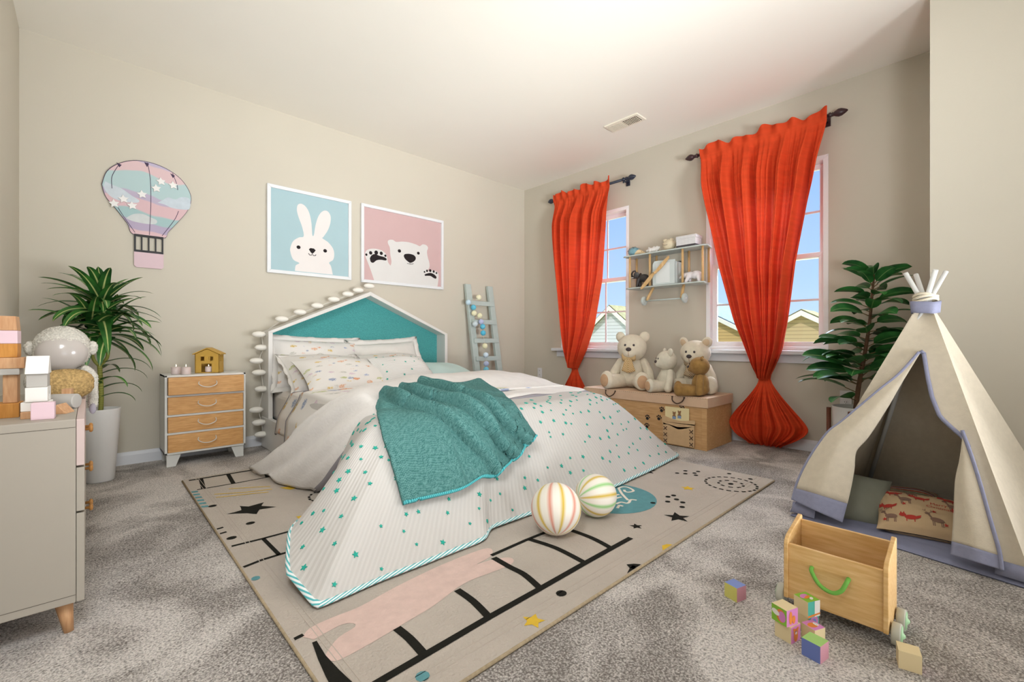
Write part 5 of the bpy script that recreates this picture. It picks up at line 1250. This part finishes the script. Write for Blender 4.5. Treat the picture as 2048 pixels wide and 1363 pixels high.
block('block with a turquoise and purple animal picture, bottom of the pile against the cart', (-2.475, -3.665, 0), -.35, ('cream', 'cream', 'turq', 'cream', 'lime', 'cream'), [('-y', ov(.5, .62, .42, .36), 'magenta'), ('-y', ov(.5, .55, .24, .28), 'blue'), ('-y', ov(.42, .62, .04, .05), 'deepblue'), ('-y', ov(.58, .62, .04, .05), 'deepblue'), ('-y', ov(.25, .14, .16, .12), 'green')])
block('block with a lime top picture, on top of the pile against the cart', (-2.480, -3.668, .0457), -.45, ('cream', 'cream', 'turq', 'cream', 'lime', 'cream'), [('-y', [(.55, 0), (1, 0), (1, 1), (.55, 1)], 'white'), ('-y', [(0, .0), (1, .12), (1, .22), (0, .14)], 'orange'), ('top', ov(.40, .62, .34, .20, .3), 'magenta'), ('top', ov(.5, .48, .30, .10, .3), 'orange'), ('top', ov(.62, .28, .18, .10, .6), 'white')])
block('cream block with an orange bear picture facing up, between both piles', (-2.523, -3.694, 0), -.42, ('cream', 'cream', 'cream', 'cream', 'magenta', 'cream'), [('top', ov(.45, .5, .40, .26), 'orange'), ('top', ov(.75, .5, .14, .2), 'white'), ('top', ov(.78, .45, .03, .04), 'deepblue'), ('top', ov(.78, .58, .03, .04), 'deepblue')], s=.040)
block('blue and pink block with a green top, nearest the camera before both piles', (-2.600, -3.716, 0), -.2, ('deepblue', 'cream', 'pink', 'cream', 'green', 'cream'))
block('plain cream block in front of the cart wheel, farthest from the piles', (-2.467, -3.892, 0), .22, ('cream', 'cream', 'pink', 'cream', 'cream', 'cream'))

# ------------------------------------------------------------------ teepee
M_canv = mat('natural_canvas', 'ccc1ae', .9, .08, .04, 40, .5, 230, .002)
M_trim = mat('grey_lilac_trim', '8d8fa6', .85, .1, .05, 60, .3, 200, .002)
M_mat = mat('grey_lilac_quilted_mat', '878aa3', .85, .1, .04, 30, .35, 160, .003)
M_pole = mat('white_tent_pole', 'd6d6d2', .5, .3)
tA, tB, tC, tD = Vector((-1.55, -3.38, .014)), Vector((-1.70, -4.14, .014)), Vector((-.955, -4.29, .014)), Vector((-.805, -3.53, .014)); tP = Vector((-1.25, -3.835, 1.05))
tn = (tB - tA).cross(tP - tA).normalized(); te = (tB - tA).normalized(); tu = tn.cross(te); tu = tu if tu.z > 0 else -tu
if tn.x > 0: tn = -tn
org = Vector((-1.27, -3.83, 0))
tp = thing('play_tent', 'cream canvas play tent with grey-lilac trim and open front flaps', 'tent', tuple(org))
TP = lambda a, h, k=0.0: tA + te * a + tu * h + tn * k - org
HT = 1.06; aL = lambda h: .388 * h / 1.117; aR = lambda h: .775 - .386 * h / 1.117
b = MB()
def back(p, q, sag):
    def f(u, v):
        w = v * .955; r = (p.lerp(q, u)).lerp(tP, w); n_ = (q - p).cross(tP - p).normalized()
        if n_.dot(r - Vector((-1.25, -3.835, .3))) > 0: n_ = -n_
        return r + n_ * sag * math.sin(PI * u) * math.sin(PI * v) * (1 + .3 * math.sin(9 * u)) - org
    return f
for p, q in ((tA, tD), (tD, tC), (tC, tB)): b.grid(back(p, q, .03), 20, 24, uvs=(2, 2))
# front above the opening, then the two sides of the opening
trL = [(.0, .12), (.035, .20), (.066, .323), (.107, .405), (.16, .474), (.276, .634), (.369, .77), (.397, .825)]
trR = [(.700, .03), (.688, .077), (.662, .182), (.628, .30), (.594, .406), (.568, .47), (.520, .515), (.487, .549), (.455, .631), (.433, .717), (.410, .825)]
tl = lambda h: max(aL(h) + .002, table([(q[1], q[0]) for q in trL], h)[0]); trr = lambda h: min(aR(h) - .002, table([(q[1], q[0]) for q in trR], h)[0])
b.grid(lambda u, v: TP(aL(.82 + (HT - .82) * v) * (1 - u) + aR(.82 + (HT - .82) * v) * u, .82 + (HT - .82) * v, -.012 * v * math.sin(PI * u)), 14, 8, uvs=(1, 1))
def fl_l(u, v):
    h = .44 + .38 * v; a0, a1 = aL(h), tl(h); return TP(a0 + (a1 - a0) * u, h, -.010 * math.sin(PI * u) * (1 - v) + .012 * u * (1 - v))
b.grid(fl_l, 8, 12, uvs=(1, 1))
def fl_r(u, v):
    h = .03 + .79 * v; a0, a1 = trr(h), aR(h); return TP(a0 + (a1 - a0) * u, h, -.008 * math.sin(PI * u) * (1 - v))
b.grid(fl_r, 8, 20, uvs=(1, 1))
b.build('canvas_cover', M_canv, tp)
def ruled(r0, r1, bulge, nv, seed):
    A_, B_ = spline([(x, y, 0) for x, y in r0], 6), spline([(x, y, 0) for x, y in r1], 6); m = len(A_) - 1
    def f(u, v):
        i = min(m - 1, int(v * m)); t = v * m - i; p, q = A_[i].lerp(A_[i + 1], t), B_[i].lerp(B_[i + 1], t); r = p.lerp(q, u)
        return TP(r.x, r.y, .012 + bulge * (sstep(0, .6, v) * math.sin(PI * (.12 + .8 * u)) + .25 * math.sin(u * 9 + seed + v * 2) * v * .5))
    return f
Lf = ruled([(.397, .825), (.34, .72), (.276, .634), (.16, .474), (.107, .405), (.05, .27), (.018, .15), (.010, .06)], [(.400, .818), (.352, .68), (.315, .56), (.265, .42), (.228, .345), (.231, .26), (.228, .15), (.218, .025)], .045, 30, 1)
Rf = ruled([(.560, .50), (.594, .406), (.628, .30), (.662, .182), (.690, .085), (.700, .025)], [(.562, .49), (.561, .39), (.556, .30), (.562, .19), (.566, .09), (.568, .025)], .035, 30, 2)
for nm, f, k in (('left', Lf, .10), ('right', Rf, .16)):
    fo = MB(); fo.grid(lambda u, v: f(u, v * (1 - k)), 18, 30, uvs=(1, 1)); fo = fo.build('door_flap', M_canv, tp, solid=.003)
    bb = MB(); bb.grid(lambda u, v: f(u, 1 - k + k * v) + tn * .001, 18, 6); bb.build('flap_hem_band', M_trim, fo, solid=.005)
    bb = MB(); bb.tube([f(0, i / 40) + tn * .002 for i in range(41)], .0062, 8); bb.build('flap_binding', M_trim, fo)
b = MB(); b.tube([TP(trr(h), h, .004) for h in [.825 - i * (.825 - .44) / 20 for i in range(21)]], .0075, 8); b.tube([TP(q, h, .006) for q, h in ((.398, .822), (.404, .832), (.411, .822))], .007, 8); b.build('opening_trim', M_trim, tp)
b = MB()
for p, q in ((tA, tD), (tD, tC), (tC, tB)): b.grid(lambda u, v: p.lerp(q, u).lerp(tP, .004 + v * .05) + (p.lerp(q, u) - Vector((-1.25, -3.835, 0))).normalized() * .006 - org, 12, 1)
b.grid(lambda u, v: TP(.0 + .10 * u, .006 + .05 * v, .004), 4, 1); b.grid(lambda u, v: TP(.68 + .095 * u, .006 + .05 * v, .004), 4, 1)
b.build('base_band', M_trim, tp, solid=.003)
b = MB(); cc = Vector((-1.25, -3.835, 0)); t2 = Vector((-te.y, te.x, 0)); e2 = Vector((te.x, te.y, 0)).normalized()
def ring(u, v):
    a = 2 * PI * u; sg = lambda x: math.copysign(abs(x) ** .6, x); k = .046 + .004 * v
    return cc + e2 * sg(math.cos(a)) * k + t2 * sg(math.sin(a)) * k + Vector((0, 0, .966 + .052 * v + .004 * math.sin(a * 2))) - org
b.grid(ring, 32, 3, cu=True); b.build('collar_band', M_trim, tp, solid=.004)
for p in (tA, tB, tC, tD):
    pi_ = p + (cc - p).normalized() * .06; ex = Vector((cc.x, cc.y, 1.0)) + (Vector((cc.x, cc.y, 1.0)) - pi_) * .155; off = (p - cc).normalized() * .0; sd = Vector((-(p - cc).y, (p - cc).x, 0)).normalized() * .005
    inn_ = (cc - p).normalized() * .06
    MB().cyl(p + inn_ + Vector((0, 0, .002)) - org, ex + sd - org, .0095, n=14).build('pole', M_pole, tp)
b = MB()
for i, z in enumerate((1.026, 1.038, 1.048)):
    b.tube([(cc.x - org.x + (.040 + .004 * (i % 2)) * math.cos(a) , cc.y - org.y + .040 * math.sin(a), z + .006 * math.sin(a * 2 + i)) for a in [2 * PI * k / 28 for k in range(29)]], .0058, 8, cap=False)
b.build('rope_wrap', mat('cream_rope', 'd9cfba', .9, .1, .1, 200), tp)
mt = MB()
cm_ = (tA + tB + tC + tD) / 4
def mpt(u, v, top):
    p = tA.lerp(tB, u).lerp(tD.lerp(tC, u), v); p = cm_ + (p - cm_) * 1.01
    s_ = min(u, v, 1 - u, 1 - v); ridge = abs(math.sin((v) * PI * 6)) ** .4
    return Vector((p.x, p.y, (.004 + (.008 + .004 * ridge) * min(1, s_ / .02)) if top else .001)) - org
mt.grid(lambda u, v: mpt(u, v, True), 30, 60); mt.grid(lambda u, v: mpt(1 - u, v, False), 4, 4); mt.build('quilted_mat', M_mat, tp)
# cushions in the tent
M_sage = mat('sage_cushion', '86877a', .85, .12, .03, 20)
pillow('pillow', 'plain sage green cushion propped just inside the left tent flap', M_sage, .25, .25, .11, (-1.365, -3.60, .098), (.95, .15, -1.35), None, cat='cushion')
def aztec():
    m, n, b = newmat('red_green_stripe_print'); t, s = uvnode(n)
    w = math_(n, 'FRACT', math_(n, 'MULTIPLY', s.outputs['Y'], 2.2)); r = N(n, 'ShaderNodeValToRGB'); r.color_ramp.interpolation = 'CONSTANT'; n.links.new(w, r.inputs[0]); el = r.color_ramp.elements
    for i, c in enumerate(['b9a68c', '7f8a6a', 'b9a68c', 'b23b34', 'cbb89c', '7c7f96', 'b23b34', 'b9a68c', '86906f', 'c5b49b', 'b8504a']):
        e = el[i] if i < 2 else el.new(i / 11)
        e.position = i / 11; e.color = srgb(c) + (1,)
    ch_ = N(n, 'ShaderNodeTexChecker'); ch_.inputs['Scale'].default_value = 26; n.links.new(t.outputs['UV'], ch_.inputs['Vector']); ch_.inputs[1].default_value = (1, 1, 1, 1); ch_.inputs[2].default_value = (.62, .58, .52, 1)
    mx = N(n, 'ShaderNodeMixRGB'); mx.blend_type = 'MULTIPLY'; mx.inputs[0].default_value = .8; n.links.new(r.outputs[0], mx.inputs[1]); n.links.new(ch_.outputs[0], mx.inputs[2]); n.links.new(mx.outputs[0], b.inputs['Base Color']); b.inputs['Roughness'].default_value = .9
    return m
pillow('pillow', 'red and green striped cushion at the back of the tent', aztec(), .34, .26, .09, (-1.13, -3.71, .065), (.12, -.06, -1.45), None, cat='cushion')
dr = pillow('pillow', 'beige cushion printed with red foxes and brown deer in the tent', mat('natural_linen_cushion', 'c6ab88', .9, .1, .03, 30), .32, .26, .10, (-1.375, -3.835, .080), (.42, .0, -1.40), None, cat='cushion')
bb = MB(); f = cushion(bb, .32, .26, .10, Matrix()); bb.bm.free()
M_fox, M_deer = mat('red_fox_print', 'b8433a', .9, .1), mat('brown_deer_print', '866a5c', .9, .1)
Fp = lambda ox, oy, k=1.0: (lambda x, y, z: f(max(.01, min(.99, ox + x * k / .32)), max(.01, min(.99, oy + y * k / .26))) + Vector((0, 0, .0022 + z)))
for ox, oy in ((.2, .78), (.48, .72), (.78, .80), (.36, .22), (.90, .5), (.12, .45)):
    F = Fp(ox, oy); b = MB(); b.flat(ov(0, 0, .021, .011), 0, F); b.flat([(.016, .006), (.034, .014), (.03, .0), (.02, -.006)], 0, F); b.flat(ov(-.027, .010, .012, .009), 0, F); b.flat([(-.036, .016), (-.033, .028), (-.028, .018)], 0, F); b.flat([(-.027, .018), (-.022, .028), (-.019, .016)], 0, F)
    for x in (-.014, .012): b.stroke([(x, -.006), (x, -.020)], .003, 0, F)
    b.build('fox_print', M_fox, dr)
for ox, oy in ((.6, .42), (.3, .5), (.7, .18), (.08, .15), (.55, .92)): MB().flat(star(.010, .4, .2), 0, Fp(ox, oy)).build('leaf_print', M_fox, dr)
MB().text('Merry', .022, None, 0, Fp(.66, .62)).text('Christmas', .020, None, 0, Fp(.66, .54)).build('lettering', M_fox, dr)
for ox, oy in ((.15, .22), (.62, .24), (.40, .88), (.82, .64), (.32, .62)):
    F = Fp(ox, oy); b = MB(); b.flat(ov(0, 0, .022, .012), 0, F)
    for x in (-.015, -.010, .011, .016): b.stroke([(x, -.006), (x + .001, -.030)], .003, 0, F)
    b.stroke([(-.016, .004), (-.026, .024)], .007, 0, F); b.flat(ov(-.029, .026, .009, .006), 0, F)
    for q in (-1, 1): b.stroke([(-.026, .030), (-.026 + q * .010, .040), (-.026 + q * .008, .052)], .002, 0, F); b.stroke([(-.026 + q * .010, .040), (-.026 + q * .018, .046)], .002, 0, F)
    b.build('deer_print', M_deer, dr)

# ------------------------------------------------------------------ dresser and what stands on it
M_dre = mat('warm_grey_lacquer', 'a59d91', .5, .25)
M_dre2 = mat('blush_drawer', 'c6b2ad', .5, .25)
M_leg = wood('beech_leg', 'b98a62', 'd2a77c', 2, 1.4, .5, .4)
M_knob = wood('oak_knob', '9a6a35', 'b98547', 0, 2, .45, .4)
DX0, DX1, DY0, DY1, DZ0, DZ1 = -4.318, -4.022, -2.24, -1.25, .092, .617
dc = Vector(((DX0 + DX1) / 2, (DY0 + DY1) / 2, 0))
ds = thing('dresser', 'warm grey dresser with wooden knobs and beech legs by the wall', 'dresser', tuple(dc))
lx0, lx1, ly0, ly1 = DX0 - dc.x, DX1 - dc.x, DY0 - dc.y, DY1 - dc.y
b = MB().bx(lx0, lx1 - .018, ly0, ly1, DZ0, DZ1)
b.build('body', M_dre, ds, bevel=.002)
b = MB().bx(lx0 + .002, lx1 - .0185, ly0 - .0006, ly0 + .002, DZ1 - .0235, DZ1 - .0222).bx(lx0 + .002, lx1 - .0185, ly0 - .0006, ly0 + .002, DZ0 + .0215, DZ0 + .0228)
b.build('panel_seam', mat('seam_shadow_gap', '5a5249', .9), ds)
rows_ = [(DZ0, .347), (.351, .478), (.482, DZ1)]
for i, (a, c) in enumerate(rows_):
    dd = MB().bx(lx1 - .0172, lx1, ly0, ly1, a + .001, c - .001).build('drawer', M_dre2 if i == 2 else M_dre, ds, bevel=.0015)
    for y in (-1.99, -1.925): MB().lathe([(.0, lx1), (.0045, lx1), (.0045, lx1 + .009), (.010, lx1 + .011), (.0115, lx1 + .015), (.008, lx1 + .019), (.0, lx1 + .020)], (0, y - dc.y, (.29, .42, .55)[i]), 18, 'X', cap=False).build('knob', M_knob, dd)
for x in (lx0 + .045, lx1 - .045):
    for y in (ly0 + .045, ly1 - .045):
        MB().cyl((x + (.012 if x > 0 else -.012), y - (.0 if y > 0 else .012), 0), (x, y, DZ0), .0105, .021, 20).build('leg', M_leg, ds)
ZD = DZ1
M_nat = wood('natural_block_wood', 'b98a62', 'd3aa82', 2, 1.3, .55, .4)
M_hon = wood('honey_block_wood', 'b57a36', 'cd9148', 2, 1.3, .55, .3)
M_pk = mat('blush_block_paint', 'dcc0c8', .55, .25); M_gr = mat('warm_grey_block_paint', 'b3afa9', .55, .25); M_wh = mat('white_block_paint', 'e6e2dc', .5, .3)
def toyb(label, m, loc, rz, mb, group='wooden building blocks on the dresser', name='building_block'):
    o = mb.build(name, m, None, bevel=.0015, loc=loc, rot=(0, 0, rz)); return tag(o, label, 'building block', group)
def bxs(w, d, h): return MB().bx(-w * .35, w * .35, -d / 2, d / 2, 0, h)
ra = -.06
tx, ty = -4.190, -2.045
toyb('honey wood block lying under the tall block tower', M_hon, (tx - .005, ty, ZD), ra, bxs(.10, .07, .042))
toyb('natural wood column in the tall block tower', M_nat, (tx + .01, ty, ZD + .0425), ra, bxs(.042, .042, .082))
toyb('flat grey plate on the wooden column of the tall tower', M_gr, (tx + .004, ty, ZD + .125), ra, bxs(.075, .065, .018))
toyb('wide natural wood plate above the grey plate of the tall tower', M_nat, (tx + .008, ty, ZD + .1435), ra, bxs(.092, .068, .032))
toyb('honey wood block with a side notch in the tall tower', M_hon, (tx + .004, ty, ZD + .176), ra, bxs(.062, .058, .040))
toyb('blush pink block near the top of the tall tower', M_pk, (tx + .004, ty, ZD + .2165), ra, bxs(.062, .056, .038))
toyb('natural wood roof block topping the tall tower', M_nat, (tx + .004, ty, ZD + .255), ra, MB().prism([(-.021, 0), (.021, 0), (.018, .042), (-.018, .042)], -.028, .028, frame((0, 0, 0), (1, 0, 0), (0, 0, 1))))
hx, hy_ = -4.122, -2.105
toyb('natural wood half-round block under the white block house', M_nat, (hx - .012, hy_ - .015, ZD), ra, bxs(.058, .05, .020))
toyb('white plate under the white block house', M_wh, (hx - .002, hy_, ZD + .0205), ra, bxs(.086, .062, .026))
toyb('cream arch block of the white block house', M_wh, (hx, hy_, ZD + .047), ra, MB().prism([(-.034, 0), (-.014, 0), (-.014, .018), (-.006, .028), (.006, .028), (.014, .018), (.014, 0), (.034, 0), (.034, .042), (-.034, .042)], -.023, .023, frame((0, 0, 0), (0, 1, 0), (0, 0, 1))))
toyb('grey block below the roof of the white block house', M_gr, (hx, hy_, ZD + .0895), ra, bxs(.062, .052, .038))
toyb('white wedge roof of the block house', M_wh, (hx, hy_, ZD + .128), ra, MB().prism([(-.033, 0), (.033, 0), (.004, .052), (-.004, .052)], -.024, .024, frame((0, 0, 0), (0, 1, 0), (0, 0, 1))))
toyb('blush pink block standing in front of the white block house', M_pk, (-4.108, -2.172, ZD), ra + .0, bxs(.068, .032, .048))
b = MB(); b.prism([(-.022, 0), (.022, 0), (.0, .030)], -.028, .028, frame((0, 0, 0), (1, 0, 0), (0, 0, 1)))
toyb('natural wood triangular prism lying beside the pink block', M_nat, (-4.075, -2.055, ZD), -.35, b)
b = MB(); b.lathe([(.0, -.036), (.022, -.036), (.024, -.034), (.024, .034), (.022, .036), (0, .036)], (0, 0, .0242), 28, 'X', cap=False)
o = toyb('grey cylinder block lying on the dresser behind the prism', [M_gr], (-4.072, -1.925, ZD), -.55, b)
toyb('small natural wood block standing before the gold cushion', M_nat, (-4.068, -1.79, ZD), -.2, bxs(.035, .035, .055))
toyb('white half-disc block with a wooden edge beside the grey cylinder', M_wh, (-4.058, -1.855, ZD), .5, MB().prism([(-.02, 0), (.02, 0), (.02, .012), (.012, .03), (-.02, .03)], -.012, .012, frame((0, 0, 0), (1, 0, 0), (0, 0, 1))))
# shaggy things
def shaggy(name, m, fn, nu, nv, amp, parent, seed, cu=True):
    rs = random.Random(seed); b = MB(); P = b.grid(fn, nu, nv, cu=cu); b.bm.normal_update()
    for v in b.bm.verts: v.co += v.normal * rs.uniform(-amp * .3, amp)
    return b.build(name, m, parent)
M_gold = mat('gold_beige_boucle', 'b89a68', .95, .05, .30, 130, .8, 160, .006)
cu_ = thing('cushion', 'fuzzy gold-beige cushion leaning on the grey plush toy', 'cushion', (-4.075, -1.60, ZD + .058), (.0, 0, .12))
def cf(u, v):
    a = 2 * PI * u; c = PI * (v * .998 + .001) - PI / 2; sg = lambda x, p: math.copysign(abs(x) ** p, x)
    return Vector((.076 * sg(math.cos(a), .75) * math.cos(c) ** .8, .045 * math.sin(a) * math.cos(c) ** 1.1, .055 * sg(math.sin(c), .8)))
shaggy('cushion_body', M_gold, cf, 110, 60, .004, cu_, 1)
M_shag = mat('pale_grey_curly_plush', 'cfcabf', .95, .05, .18, 150, .8, 170, .005)
pz = thing('plush_toy', 'large grey curly plush toy with a smooth round face, on the dresser end', 'plush toy', (-4.092, -1.43, ZD), .0)
def hf(u, v):
    a = 2 * PI * u; c = PI * (v * .998 + .001); return Vector((.086 * math.sin(c) * math.cos(a), .075 * math.sin(c) * math.sin(a), .192 - .090 * math.cos(c)))
shaggy('head', M_shag, hf, 130, 80, .005, pz, 2)
M_face = mat('smooth_grey_face', 'bcb4ae', .18, .5)
b = MB(); b.grid(lambda u, v: (lambda a, r: Vector((.078 * r * math.cos(a), -.036 - .052 * math.sqrt(max(0, 1 - r * r)), .180 + .078 * r * math.sin(a) * (1 if math.sin(a) < 0 else .86))))(2 * PI * u, v * .999 + .001), 40, 14, cu=True); b.build('smooth_face', M_face, pz)
for s in (-1, 1):
    shaggy('ear', M_shag, lambda u, v: (lambda a, c: Vector((s * .090 + .016 * math.sin(c) * math.cos(a), -.01 + .014 * math.sin(c) * math.sin(a), .195 - .026 * math.cos(c))))(2 * PI * u, PI * (v * .998 + .001)), 26, 16, .004, pz, 3)
def tubeshag(nm, pts, r, seed):
    P = spline(pts, 8); m = len(P) - 1
    def f(u, v):
        i = min(m - 1, int(v * m)); t = v * m - i; p = P[i].lerp(P[i + 1], t); d = (P[i + 1] - P[i]).normalized(); a = d.cross(Vector((0, 1, .1))).normalized(); c = a.cross(d)
        k = r * max(.03, min(1, math.sin(PI * min(.5, v * 5 + .02)), math.sin(PI * min(.5, (1 - v) * 5 + .02))))
        return p + (a * math.cos(2 * PI * u) + c * math.sin(2 * PI * u)) * k
    return shaggy(nm, M_shag, f, 26, 60, .004, pz, seed)
tubeshag('torso', [(0, .03, .065), (0, .0, .085), (0, -.02, .115)], .062, 5)
tubeshag('arm', [(.055, -.03, .115), (.088, -.04, .085), (.092, -.045, .03), (.091, -.05, -.06)], .017, 6)
tubeshag('arm', [(-.055, -.03, .115), (-.085, -.05, .07), (-.075, -.06, .028)], .02, 7)
MB().ell((.091, -.062, -.055), (.011, .008, .022)).build('paw_patch', mat('grey_violet_paw', 'a29ca6', .7), pz)

# ------------------------------------------------------------------ strap-leaved plant
M_dra = leafmat('dracaena_leaf', '1f4a22', '3a762c', 'cfd58a', .4, .09)
dp_ = thing('dracaena_plant', 'dracaena plant with long striped leaves in a tall white tapered pot', 'potted plant', (-3.962, -.36, 0))
MB().lathe([(.0, .0), (.062, 0), (.066, .006), (.094, .428), (.095, .434), (.088, .434), (.085, .40), (0, .395)], n=40, cap=False).build('pot', M_pot, dp_)
MB().lathe([(.0, .405), (.086, .403)], n=24, cap=False).build('soil', mat('black_soil', '1d1a18', .95, .05, .3, 50), dp_)
cane = spline([(0, 0, .40), (.004, .0, .52), (-.004, 0, .70)], 6)
M_cane = stripes('ringed_cane', '8f8f45', '6f7534', 26, 'Y', .3, .6, .1)
b = MB().tube(cane, .012, 12); b.tube(spline([(-.004, 0, .69), (-.03, .0, .73), (-.04, 0, .80)], 4), .009, 10); b.tube(spline([(-.004, 0, .69), (.03, -.01, .74), (.035, -.01, .82)], 4), .009, 10); b.tube(spline([(-.004, 0, .69), (.0, .0, .80), (.004, 0, .98)], 4), .011, 10)
b.build('cane', M_cane, dp_)
b = MB(); rs = random.Random(17)
heads = [((.004, 0, .98), 32, 1.08), ((-.04, 0, .86), 22, 1.0), ((.04, -.01, .86), 24, .95), ((0, 0, 1.06), 8, .8)]
for (hx_, hy2, hz_), n_, k in heads:
    for i in range(n_):
        a = i * 2.399 + rs.uniform(-.3, .3); t = i / n_
        e0 = -.25 + 1.45 * t + rs.uniform(-.15, .15)
        L = k * rs.uniform(.28, .39) * (1 - .25 * t); q = Vector((hx_, hy2, hz_ + .10 * t))
        ty2 = q.y + math.sin(a) * L
        if ty2 > .30: L *= .30 / ty2 * .9
        tx2 = q.x + math.cos(a) * L
        if tx2 < -.30: L *= .92
        leaf(b, q, a, e0, L, rs.uniform(.062, .082), rs.uniform(.9, 1.7) * (1.1 - .45 * t), 'lance', 12, rs.uniform(-.4, .4), .10)
for z, a, L in ((.50, -.4, .20), (.55, .3, .24), (.60, -.9, .22), (.64, .1, .26), (.46, 2.6, .14), (.58, -1.9, .2), (.67, 1.0, .2), (.70, -.2, .28)): leaf(b, (0, 0, z), a, .45, L, .040, 1.9, 'lance', 12, 0, .16)
leaf(b, (.004, 0, 1.12), -2.0, 1.45, .17, .062, .3, 'oval', 10, 0, .15); leaf(b, (.012, .0, 1.12), -1.0, 1.38, .16, .055, .4, 'oval', 10, .4, .15)
b.build('foliage', M_dra, dp_)

# ------------------------------------------------------------------ outside: houses across the yard
def siding(name, c, gap=.14):
    m, n, b = newmat(name); t = N(n, 'ShaderNodeTexCoord'); s = N(n, 'ShaderNodeSeparateXYZ'); n.links.new(t.outputs['Object'], s.inputs[0])
    w = math_(n, 'FRACT', math_(n, 'DIVIDE', s.outputs['Z'], gap)); k = math_(n, 'LESS_THAN', w, .16)
    mx = N(n, 'ShaderNodeMixRGB'); n.links.new(k, mx.inputs[0]); cc_ = srgb(c); mx.inputs[1].default_value = cc_ + (1,); mx.inputs[2].default_value = tuple(x * .62 for x in cc_) + (1,)
    n.links.new(mx.outputs[0], b.inputs['Base Color']); b.inputs['Roughness'].default_value = .7; b.inputs['Specular IOR Level'].default_value = .2
    return m
M_rf1 = mat('olive_shingles', '6d6a4c', .9, .05, .2, 8); M_rf2 = mat('slate_shingles', '5d6a72', .9, .05, .2, 8); M_rf3 = mat('brown_shingles', '6b6048', .9, .05, .2, 8)
M_fas = mat('white_fascia', 'e6e4e0', .6)
struct(MB().bx(.5, 90, -70, 70, -3.2, -3.0).build('ground', mat('winter_lawn', '8b8a5c', .95, .05, .2, .5)))
def gable_house(label, x0, L, yc, hw_, ze, za, wallm, roofm, name='neighbor_house'):
    """gable end faces the bedroom (-x); ridge runs away along +x"""
    t = thing(name, label, 'house', (x0, yc, -3.0)); oz = 3.0; sl = (za - ze) / hw_
    fr = frame((0, 0, oz), (0, 1, 0), (0, 0, 1))
    MB().prism([(-hw_, -oz), (hw_, -oz), (hw_, ze), (0, za), (-hw_, ze)], 0, L, fr).build('house_wall', wallm, t)
    ov_ = .28
    b = MB()
    for s in (-1, 1): b.prism([(0, za + .10), (s * (hw_ + ov_), ze - sl * ov_ + .10), (s * (hw_ + ov_), ze - sl * ov_ - .02), (0, za - .02)], -.25, L + .25, fr)
    b.build('roof', roofm, t)
    b = MB()
    for s in (-1, 1): b.prism([(0, za + .05), (s * (hw_ + ov_), ze - sl * ov_ + .05), (s * (hw_ + ov_), ze - sl * ov_ - .14), (0, za - .14)], -.29, -.26, fr)
    b.build('fascia', M_fas, t)
    return t, fr
gable_house('white-sided gabled house seen through the window behind the bed end', 12.0, 3.4, 6.83, 3.3, -.45, 2.25, siding('white_siding', 'd3d6e0'), M_rf1)
gable_house('tan-sided house with slate roof, at the shelf side of the larger window', 16.0, 9.0, 5.75, 3.0, 1.17, 2.75, siding('tan_siding', 'c9ac78'), M_rf2)
def window_at(t, fr, y, z, w=.55, h=1.1, m=None):
    o = MB().prism([(y - w, z - h / 2), (y + w, z - h / 2), (y + w, z + h / 2), (y - w, z + h / 2)], -.06, -.01, fr).build('window', M_fas, t)
    MB().prism([(y - w + .1, z - h / 2 + .1), (y + w - .1, z - h / 2 + .1), (y + w - .1, z + h / 2 - .1), (y - w + .1, z + h / 2 - .1)], -.08, -.05, fr).build('window_pane', mat('distant_pane', 'b9b3a8', .3, .5), o)
t, fr = gable_house('beige house with a tall gable at the plant side of the larger window', 17.0, 8.0, -.70, 1.9, 1.25, 2.05, siding('beige_siding', 'c4b29a'), M_rf3)
window_at(t, fr, .95, .35, .32, .7)
t, fr = gable_house('tan house with a low olive roof beside the tall-gabled house', 15.0, 1.3, 0.65, 1.7, .95, 1.9, siding('sand_siding', 'bfa987'), M_rf1)
window_at(t, fr, -.9, .30, .30, .8); window_at(t, fr, .2, .30, .30, .8)
